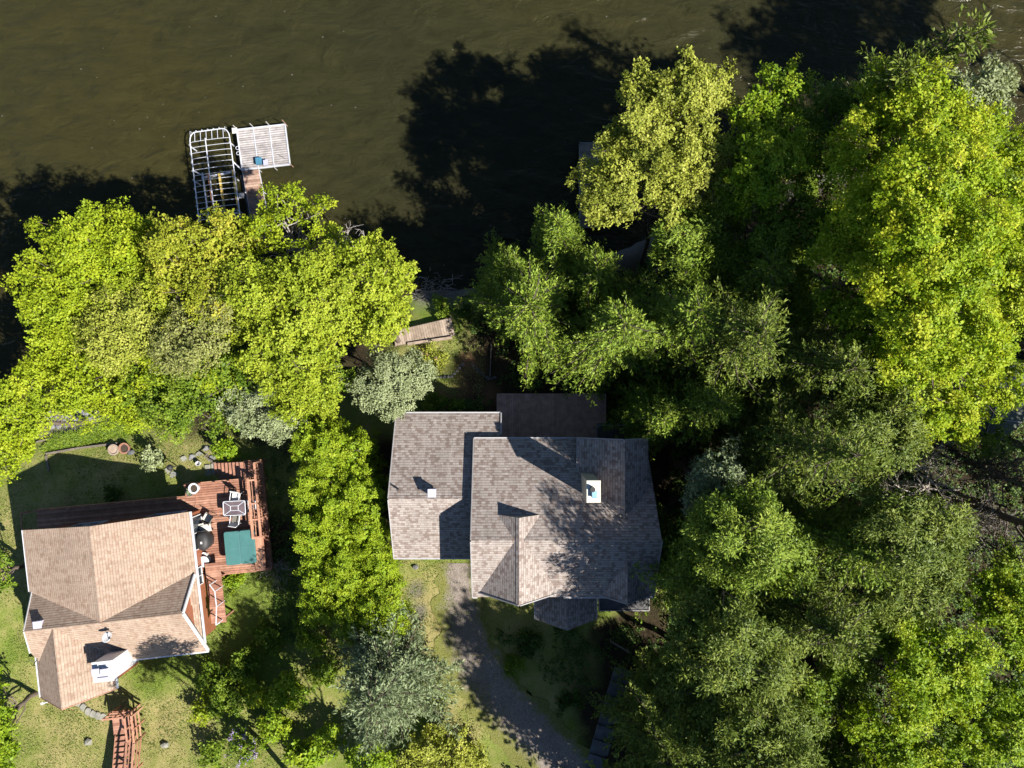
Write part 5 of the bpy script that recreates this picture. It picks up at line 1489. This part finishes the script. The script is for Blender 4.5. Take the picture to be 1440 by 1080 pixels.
# ------------------------------------------------------------------ trees on the left shore
GL = 'broadleaf trees along the near shore'
FINE = dict(clump=.5, bunch=.14, leaf=.125, nb=17, nl=9)
BUNCH = dict(clump=.46, bunch=.115, leaf=.12, nb=15, nl=10, tint_sd=.24)
deciduous('lime green broadleaf tree farthest west on the shore, over the dark water', [(110, 395, 5.2, 3.19), (150, 350, 5.4, 2.09), (75, 440, 4.8, 2.09), (185, 345, 4.6, 1.65)], 'lime', group=GL, lean=(1.5, -3.0), dens=1.15, **FINE)
deciduous('golden tinted broadleaf tree just below the boat lift', [(285, 382, 6.2, 2.64), (255, 345, 5.8, 1.65), (335, 330, 5.2, 1.43), (310, 422, 6.0, 1.76)], 'gold', group=GL, lean=(.5, -3), **BUNCH)
deciduous('sparse light green tree with bare grey twigs reaching out beside the dock', [(415, 325, 5.6, 2.20), (385, 290, 4.6, 1.38), (445, 300, 5.0, 1.32), (375, 340, 5.4, 1.32)], 'lime', group=GL, lean=(.5, -3.2), dens=.55, core=0, bark='bark_grey', ntwig=320, **BUNCH)
deciduous('yellow green tree at the east end of the shore row, beside the boardwalk', [(505, 415, 6.6, 2.86), (540, 440, 6.0, 1.76), (470, 385, 6.6, 1.76), (525, 360, 5.6, 1.10), (565, 395, 5.2, 0.99)], 'yellow', group=GL, lean=(.2, -2.5), dens=1.05, **BUNCH)
deciduous('yellow green tree in the middle of the shore row', [(405, 440, 7.4, 2.75), (380, 480, 7.0, 1.98), (440, 410, 7.2, 1.76), (350, 400, 6.8, 1.65)], 'yellow', group=GL, lean=(.2, -2), dens=1.1, **BUNCH)
deciduous('yellow green tree leaning down towards the silvery bushes', [(440, 525, 6.2, 1.87), (420, 560, 5.6, 1.32), (455, 490, 6.4, 1.54), (400, 520, 6.2, 1.43)], 'yellow', group=GL, dens=1.1, **BUNCH)
deciduous('vivid lime tree above the shore rocks', [(120, 530, 4.6, 2.42), (170, 555, 4.2, 1.65), (80, 500, 4.6, 1.54), (190, 580, 3.6, 1.10)], 'lime', group=GL, dens=1.15, **FINE)
deciduous('lime tree at the left picture edge beside the shore rocks', [(15, 585, 4.4, 2.09), (45, 540, 4.2, 1.43), (0, 640, 4.0, 1.32), (30, 625, 3.6, 1.10)], 'lime', group=GL, dens=1.05, **FINE)
deciduous('fine leaved olive tree in the gap between the lime trees', [(170, 470, 6.0, 2.09), (210, 450, 6.0, 1.43), (140, 455, 5.8, 1.32)], 'olive', group=GL, clump=.4, bunch=.12, leaf=.11, nb=16, nl=8)
deciduous('pale fine leaved tree between the golden tree and the yellow trees', [(275, 470, 7.2, 1.87), (300, 440, 7.0, 1.21), (255, 500, 6.6, 1.21)], 'pale', group=GL, clump=.4, bunch=.11, leaf=.10, nb=16, nl=8)
deciduous('olive green tree above the pale silvery bush by the deck', [(245, 560, 4.8, 2.09), (290, 545, 4.8, 1.65), (210, 545, 4.4, 1.32), (320, 580, 4.0, 1.21)], 'mid', group=GL, clump=.4, bunch=.13, leaf=.13, nb=15, nl=8)
deciduous('dark green tree in the shaded notch of the shore row', [(350, 505, 4.8, 1.87), (240, 520, 4.4, 1.43), (215, 400, 4.4, 1.65), (470, 540, 3.6, 1.10)], 'mid', group=GL, **FINE)
deciduous('yellow green tree filling the middle between the golden tree and the lime trees', [(225, 400, 5.6, 1.9), (200, 430, 5.4, 1.5), (250, 420, 5.8, 1.3), (330, 450, 6.4, 1.5)], 'yellow', group=GL, lean=(.3, -1), dens=1.1, **BUNCH)
deciduous('lime tree under the yellow trees, towards the shore rocks', [(270, 520, 4.6, 1.8), (215, 510, 4.8, 1.6), (330, 530, 4.4, 1.5)], 'lime', group=GL, dens=1.1, **FINE)
bare_tree('leafless grey branches sticking out over the water beside the sparse tree', 478, 335, 3.6, 2.0, group=GL, bark='bark_grey', nbud=60)
GS = 'silvery bushes between the two houses'
deciduous('silvery green bushy tree in front of the cedar deck', [(365, 580, 4.8, 1.6), (338, 572, 4.5, 1.05), (398, 592, 4.5, 1.1)], 'silver', name='silver_tree', group=GS, clump=.34, bunch=.12, leaf=.095, nb=26, nl=11, flat=.8, updir=.6, bark='bark_grey', r0=.08, dens=1.2)
deciduous('silvery green bushy tree at the corner of the grey house', [(545, 535, 3.8, 1.75), (515, 545, 3.4, 1.15), (580, 530, 3.4, 1.1), (545, 565, 3.2, 1.0)], 'silver', name='silver_tree', group=GS, clump=.34, bunch=.12, leaf=.095, nb=26, nl=11, flat=.8, updir=.6, bark='bark_grey', r0=.08, dens=1.2)
# cedar hedge
GH = 'cedars in the tall hedge between the houses'
rng0 = np.random.default_rng(77)
HL = 'tall yellow green cedar grown into the hedge row between the houses'
for i in range(10):
    for side in (0, .5, 1):
        f_ = (i + side * .9) / 9.8
        zt = 5.4 + rng0.uniform(-.3, .3) + (.25 if side == .5 else 0)
        ax, ay = 462 + 36 * f_, 612 + 268 * f_
        px = ax + (side - .5) * (62 + 22 * f_) + rng0.uniform(-4, 4); py = ay + rng0.uniform(-6, 6)
        p = P(px, py, zt * .75); SEED[0] += 1
        lb = [(p.x, p.y, zt - .9, .80, 1.1), (p.x, p.y, zt - 2.2, 1.05, 1.1), (p.x, p.y, zt - 3.7, 1.15, 1.0)]
        for k in range(4):
            a = rng0.random() * 6.28; lb.append((p.x + .6 * math.cos(a), p.y + .6 * math.sin(a), zt - rng0.uniform(.7, 2), .5, 1.3))
        V, Q, tint, cps = broadleaf(SEED[0], lb, dens=1.0, clump=.2, bunch=.10, leaf=.088, nb=14, nl=10, flat=1.3, tint_sd=.18, updir=.15, wr=.8)
        zb = G(p.x, p.y) - .1
        tr, br = limbs(SEED[0], (p.x, p.y, zb), (p.x, p.y, zt - .6), cps, .07, 14, 0)
        place_tree('hedge_cedar', HL, 'cedar', GH, (p.x, p.y, zb), (V, Q, tint), tr, br, 'cedar', 'bark')
# ------------------------------------------------------------------ bottom left garden
shrub('round pale green shrub on the lawn in front of the cedar deck', 218, 646, .75, 1.1, 'silver', leaf=.12)
shrub('small dark shrub in the shade of the tan house', 160, 694, .4, .6, 'dark')
shrub('leafy bright green bush beside the deck landing', 322, 636, .65, 1.0, 'green', leaf=.14)
shrub('low shrub in the shaded strip above the grey house', 612, 569, .7, .8, 'mid')
shrub('low shrub next to the leaf strewn bed above the grey house', 640, 572, .45, .7, 'mid')
shrub('leafy shrub on the beach below the branch pile', 622, 432, .7, .9, 'mid')
shrub('shaded shrub east of the branch pile', 652, 435, .55, .8, 'dark')
shrub('sunlit low bed of mixed plants by the boardwalk', 612, 505, 1.0, .45, 'olive', parts=('pink', 6), leaf=.09)
shrub('low plants in the sunlit bed near the silvery tree', 590, 520, .7, .4, 'olive', leaf=.09)
shrub('small yellow green bush at the foot of the hedge by the leafless shrub', 330, 815, .7, .5, 'green', leaf=.1)
shrub('yellow green shrub on the lawn edge near the garden stairs', 288, 1000, .9, 1.4, 'lime', leaf=.11)
shrub('olive shrub in half shade behind the yellow green one', 300, 950, 1.1, 1.6, 'mid')
shrub('dark green shrub near the tan house corner', 345, 935, 1.1, 1.5, 'mid')
shrub('broad leaved green shrub beside the blue green conifer', 405, 970, 1.25, 2.2, 'green', leaf=.16)
shrub('large leaved shrub at the bottom edge, left of the blue green conifer', 425, 1062, 1.1, 1.8, 'green', leaf=.2, bunch=.16)
shrub('lilac bush with pale purple flowers at the bottom edge', 345, 1050, 1.1, 1.7, 'mid', parts=('lilac', 60), leaf=.12)
shrub('light olive shrub between the lawn and the lilac', 440, 905, .9, 2.2, 'green')
shrub('shrub at the foot of the hedge in the shade', 430, 880, .8, 1.8, 'mid')
for px, py, r, h, mt, lb in ((385, 1020, 1.1, 1.6, 'green', 'rounded green shrub between the lilac and the broad leaved shrub'), (320, 985, 1.0, 1.4, 'mid', 'green shrub above the lilac'), (455, 945, 1.0, 1.8, 'mid', 'half shaded shrub at the foot of the hedge above the blue green conifer'),
        (465, 1040, 1.0, 1.6, 'green', 'green shrub under the lower left of the blue green conifer'), (375, 900, 1.0, 1.2, 'mid', 'low spreading shrub in the shade of the hedge'), (300, 1065, .8, 1.0, 'mid', 'shrub at the bottom edge left of the lilac'), (355, 975, .9, 1.3, 'lime', 'sunlit yellowish shrub in the middle of the shrubbery')):
    shrub(lb, px, py, r, h, mt, leaf=.13, dens=1.2)
deciduous('bright green tree at the bottom left picture edge', [(-5, 1010, 3.2, 1.3), (10, 1060, 3.0, 1.1), (-10, 960, 3.0, .9)], 'green', **FINE)
deciduous('small tree whose crown just enters at the left edge beside the tan house', [(0, 790, 2.4, .8), (8, 820, 2.0, .6)], 'mid', **FINE)
evergreen('blue green conifer with long streaming branches beside the driveway', 545, 970, 9.6, 3.3, 'blue', nwh=19, nper=9, spray=.24, wid=.065, droop=.14, dens=1.5, jag=.3)
deciduous('light green feathery shrub tree at the driveway edge by the bottom edge', [(622, 1055, 2.8, 1.5), (585, 1075, 2.6, 1.2), (665, 1070, 2.2, 1.0)], 'olive', clump=.32, bunch=.11, leaf=.11, nb=14, nl=8, name='feathery_shrub', r0=.07)
deciduous('lime green bush between the blue green conifer and the feathery shrub', [(510, 1065, 2.6, 1.1), (545, 1075, 2.3, .9)], 'green', clump=.35, leaf=.14, bunch=.13, r0=.06)
shrub('sunlit weed clump in the shaded slope by the driveway', 722, 935, .55, .5, 'mid')
shrub('dark weed clump beside the dark stone steps', 800, 985, .8, .5, 'dark')
shrub('dark low shrub between the driveway and the porch', 740, 905, .8, .5, 'dark')
# ------------------------------------------------------------------ trees on the right
GR = 'trees of the wooded plot east of the grey house'
deciduous('pale yellow green round headed tree overhanging the lake', [(935, 195, 9.0, 2.1), (965, 135, 9.0, 1.75), (880, 250, 8.4, 1.7), (985, 215, 8.8, 1.35), (905, 130, 8.4, 1.1), (868, 200, 8.2, 1.0), (848, 245, 7.8, 1.2), (850, 295, 7.2, 1.1), (1005, 125, 8.4, 1.15), (1000, 265, 8.0, 1.15), (940, 275, 8.4, 1.3)], 'olive', group=GR, lean=(1.2, -3.5), dens=1.2, clump=.42, bunch=.115, leaf=.12, nb=15, nl=10, tint_sd=.22)
deciduous('big vivid green maple at the right, the broadest crown of all', [(1215, 205, 10.6, 2.1), (1300, 170, 12.0, 2.1), (1375, 215, 11.4, 2.0), (1395, 310, 11.6, 2.0), (1310, 265, 14.4, 2.4), (1240, 300, 12.6, 2.0), (1330, 355, 14.6, 2.3), (1195, 330, 10.4, 1.7), (1385, 400, 12.0, 2.1), (1265, 400, 12.8, 2.1), (1325, 455, 13.2, 2.2), (1275, 490, 11.0, 1.8), (1380, 480, 10.6, 1.7), (1310, 560, 9.6, 1.8), (1395, 545, 9.2, 1.4), (1345, 590, 8.4, 1.2), (1250, 140, 10.6, 1.5)], 'maple', name='maple_tree', group=GR, r0=.34, dens=1.15, clump=.46, bunch=.13, leaf=.12, nb=19, nl=10, nmain=60, ntwig=260, tint_sd=.26, sub=6)
deciduous('bunchy green tree between the pale lakeside tree and the big maple', [(1070, 235, 9.6, 1.8), (1062, 165, 8.8, 1.4), (1105, 130, 8.6, 1.4), (1045, 275, 8.4, 1.4), (1100, 200, 9.2, 1.3)], 'green', group=GR, lean=(0, -2), **BUNCH)
deciduous('dark green tree in the shade of the big maple', [(1120, 310, 8.2, 2.2), (1150, 240, 8.2, 1.6), (1085, 350, 7.4, 1.6), (1165, 160, 8.2, 1.4)], 'mid', group=GR, lean=(0, -1), **FINE)
evergreen('tallest pointed conifer at the lake, left of its twin', 1205, 140, 13.0, 2.2, 'pine2', group=GR, nwh=20, nper=6, low=.2)
evergreen('pointed conifer leaning out over the water, right of its twin', 1262, 130, 14.0, 2.2, 'pine2', group=GR, nwh=20, nper=6, low=.2)
deciduous('fluffy grey olive tree in the top right corner', [(1375, 145, 9.6, 1.5), (1400, 115, 9.4, 1.0), (1345, 125, 9.2, .9)], 'silver', group=GR, clump=.36, bunch=.13, leaf=.13, nb=15, nl=8, updir=.3)
deciduous('small leaved tree at the right edge below the big maple', [(1440, 330, 7.5, 1.5), (1425, 240, 7.5, 1.2), (1435, 420, 7, 1.2)], 'mid', group=GR, **FINE)
deciduous('bunchy mid green tree in front of the big maple', [(1225, 465, 9.8, 1.7), (1255, 510, 9.6, 1.4), (1190, 430, 9.2, 1.2), (1235, 555, 8.8, 1.1)], 'green', group=GR, clump=.45, bunch=.13, leaf=.15, nb=11, nl=8)
SOFT = dict(clump=.5, bunch=.19, leaf=.18, wr=.38, nb=13, nl=14, flat=.6, updir=.3, rzf=1.15, r0=.2, sub=7, dens=1.0)
CON = dict(nwh=19, nper=8, spray=.19, wid=.062, droop=.22, jag=.42, dens=1.8)
evergreen('bright conifer at the lake end of the beach, west of the wood', 752, 425, 9.5, 3.25, 'pine', group=GR, **CON)
evergreen('conifer with a sunlit east side overhanging the brown deck', 868, 475, 11, 2.96, 'pine', group=GR, **CON)
evergreen('small conifer behind the beach conifer, towards the narrow dock', 795, 345, 7.5, 1.94, 'pine', group=GR, **CON)
evergreen('conifer right behind the brown deck, third from the lake', 1025, 470, 13.5, 3.06, 'pine2', group=GR, **CON)
deciduous('round fluffy conifer below the pale lakeside tree', [(968,335,7.6,1.7),(945,350,6.6,1.2),(1000,345,6.6,1.2),(965,315,6.8,1.2),(975,372,6.0,1.2)], 'pine', name='conifer_tree', group=GR, **SOFT)
evergreen('olive conifer between the third conifer and the big maple', 1145, 505, 13, 2.46, 'pine2', group=GR, **CON)
evergreen('shaded conifer over the east end of the brown deck', 925, 575, 7.5, 2.02, 'pine', group=GR, **CON)
evergreen('conifer by the north east gable of the grey house', 1000, 570, 9.5, 2.29, 'pine', group=GR, **CON)
evergreen('conifer in the second rank behind the north east gable', 1085, 585, 9.5, 2.29, 'pine2', group=GR, **CON)
deciduous('bluish conifer nearest the east wall of the grey house', [(1003,682,8.6,1.3),(985,700,7.6,1.0),(1025,690,7.8,1.0),(1005,655,7.8,1.0)], 'blue', name='conifer_tree', group=GR, **SOFT)
evergreen('bright tipped conifer east of the bluish one', 1120, 640, 16, 2.38, 'pine2', group=GR, **CON)
deciduous('broad fluffy olive conifer below the big maple', [(1225,590,10.5,2.0),(1190,620,9.0,1.5),(1265,600,9.2,1.6),(1230,640,8.6,1.6),(1215,555,9.2,1.4)], 'pine2', name='conifer_tree', group=GR, **SOFT)
deciduous('sunlit conifer beside the south east corner of the grey house', [(1065,775,11.2,1.9),(1040,800,9.8,1.5),(1098,790,10,1.5),(1070,742,10.2,1.6),(1050,828,9.0,1.4)], 'pine', name='conifer_tree', group=GR, **SOFT)
evergreen('smaller conifer just right of the sunlit corner conifer', 1145, 745, 13.5, 2.31, 'pine', group=GR, **CON)
deciduous('large soft olive conifer west of the bare tree', [(1270,755,12.0,2.0),(1300,790,10.2,1.7),(1235,790,10.0,1.6),(1265,820,9.4,1.6),(1305,745,10.2,1.4),(1235,735,10.4,1.4)], 'pine2', name='conifer_tree', group=GR, **SOFT)
evergreen('dark conifer in the shade south east of the grey house', 965, 800, 10.5, 2.76, 'pine', group=GR, **CON)
evergreen('shaded conifer below the sunlit corner conifer', 1120, 850, 14, 2.73, 'pine2', group=GR, **CON)
deciduous('wide spreading olive conifer beside the dark stone steps', [(1035,915,12.2,2.1),(985,900,10.2,1.7),(1080,920,10.6,1.7),(1040,960,10.4,1.8),(960,940,8.6,1.6),(1010,865,10,1.6),(1075,880,10,1.4)], 'pine2', name='conifer_tree', group=GR, **SOFT)
deciduous('wide spreading olive conifer at the bottom edge', [(1065,1050,12.0,2.0),(1110,1035,10.6,1.6),(1010,1040,10.4,1.7),(975,1010,8.8,1.6),(1070,1005,10.6,1.6)], 'pine2', name='conifer_tree', group=GR, **SOFT)
evergreen('shaded conifer at the bottom edge right beside the stone steps', 925, 1030, 9.0, 2.6, 'pine2', group=GR, **CON)
evergreen('young conifer at the edge of the beach, west of all the others', 703, 385, 5.5, 1.7, 'pine', group=GR, **CON)
evergreen('tall conifer between the deck conifer and the third conifer from the lake', 950, 455, 12.0, 2.4, 'pine', group=GR, **CON)
evergreen('dark conifer filling the gap behind the conifer by the beach', 830, 400, 7.5, 2.4, 'pine', group=GR, **CON)
evergreen('dark conifer between the round fluffy one and the shaded maple', 1050, 390, 10.0, 2.5, 'pine', group=GR, **CON)
deciduous('small bright leaved maple between the wide olive conifers and the green trees', [(1150, 985, 6.2, 1.2), (1135, 1005, 5.8, .9)], 'mid', group=GR, **FINE)
deciduous('bunchy bright green tree in the bottom right', [(1315, 925, 8.4, 2.3), (1270, 890, 7.8, 1.6), (1360, 950, 8.0, 1.7), (1285, 985, 7.6, 1.6)], 'green', group=GR, dens=1.1, **BUNCH)
deciduous('green tree at the right edge below the bare tree', [(1425, 860, 7.0, 1.9), (1390, 835, 6.6, 1.3), (1440, 910, 7.0, 1.4)], 'green', group=GR, **BUNCH)
deciduous('green tree in the bottom right corner', [(1400, 1030, 7.8, 2.1), (1440, 980, 7.4, 1.5), (1355, 1060, 7.4, 1.5)], 'green', group=GR, **BUNCH)
deciduous('green tree at the bottom edge left of the corner tree', [(1255, 1050, 7.0, 1.8), (1215, 1020, 6.6, 1.3), (1300, 1065, 6.8, 1.2)], 'green', group=GR, **BUNCH)
deciduous('half shaded green tree beside the large soft olive conifer', [(1215, 895, 7.0, 1.6), (1185, 930, 6.4, 1.2), (1230, 850, 6.6, 1.0)], 'mid', group=GR, **BUNCH)
bare_tree('bare brown twigged tree in the clearing at the right', 1355, 700, 6.2, 3.0, group=GR)
bare_tree('bare grey twigged tree at the right edge below the cottage', 1430, 665, 5.4, 2.4, group=GR, bark='bark_dark')
bare_tree('low bare thicket tree below the larger bare trees', 1405, 755, 4.4, 2.4, group=GR, bark='bark_grey')
deciduous('added conifer shading the east roof of the grey house, below the bluish one', [(1020, 730, 10.6, 1.7), (1048, 768, 11.4, 1.8), (1003, 748, 9.6, 1.5), (985, 772, 8.6, 1.1), (1022, 765, 8.8, 1.1), (1000, 725, 8.6, 1.0)], 'pine', name='conifer_tree', group=GR, **SOFT)  # crown added in the sun's path to keep the east roof end shaded
deciduous('low tree in the gap left of the bunchy bright green tree', [(1190, 965, 5.2, 1.6), (1175, 1045, 5.0, 1.5)], 'mid', group=GR, **FINE)
deciduous('low tree in the gap between the bunchy bright green tree and the corner tree', [(1385, 985, 5.4, 1.6), (1340, 1010, 5.2, 1.3)], 'mid', group=GR, **FINE)
deciduous('low dark tree by the water between the pale lakeside tree and the shaded maple', [(1015, 290, 6.0, 1.6), (1080, 400, 6.2, 1.6), (1120, 420, 6.6, 1.5), (1045, 225, 6.0, 1.4)], 'mid', group=GR, **FINE)
deciduous('low tree at the right edge in front of the bare trees', [(1425, 800, 4.6, 1.2), (1395, 625, 3.6, 1.0)], 'mid', group=GR, **FINE)
# trees beyond the picture's edges whose shade falls into it
for px, py, z, r, lb in ((2150, 10, 14.5, 4.6, 'tall tree beyond the right edge that shades the lake corner'), (1950, 90, 14, 4.2, 'second tall tree beyond the right edge by the lake'),
        (1575, 765, 12, 2.8, 'tree just beyond the right edge by the bare trees'), (1620, 480, 12.5, 3.0, 'tree beyond the right edge behind the cottage'), (1830, 800, 12, 3.4, 'tree beyond the right edge that shades the bare trees'), (1790, 690, 13, 3.4, 'tree beyond the right edge between the cottage and the bare trees')):
    deciduous(lb, [(px, py, z, r)], 'mid', group=GR, r0=.25, clump=.7, bunch=.25, leaf=.26, nb=12, nl=8)
deciduous('tall tree below the bottom edge whose shade dapples the tan roof', [(320, 1150, 10.5, 2.0), (345, 1190, 10, 1.5)], 'mid', group=GR.replace('east', 'south'), lean=(0, -2.8), **FINE)
deciduous('tall tree below the bottom edge that shades the lawn beside the tan house', [(560, 1160, 10, 2.3), (500, 1190, 9.5, 1.8)], 'mid', group=GR.replace('east', 'south'), lean=(0, -2.8), **FINE)
for px, py, zt, r, lb in ((1010, 1210, 16, 3.2, 'tall conifer below the bottom edge that shades the driveway'), (1120, 1240, 17, 3.4, 'second tall conifer below the bottom edge'), (930, 1180, 12, 2.8, 'conifer below the bottom edge beside the stone steps'), (1240, 1200, 16, 3.2, 'tall conifer below the bottom edge in the wood')):
    evergreen(lb, px, py, zt, r, 'pine2', group=GR, nwh=18, nper=9, spray=.34, wid=.15, droop=.2, dens=.9)
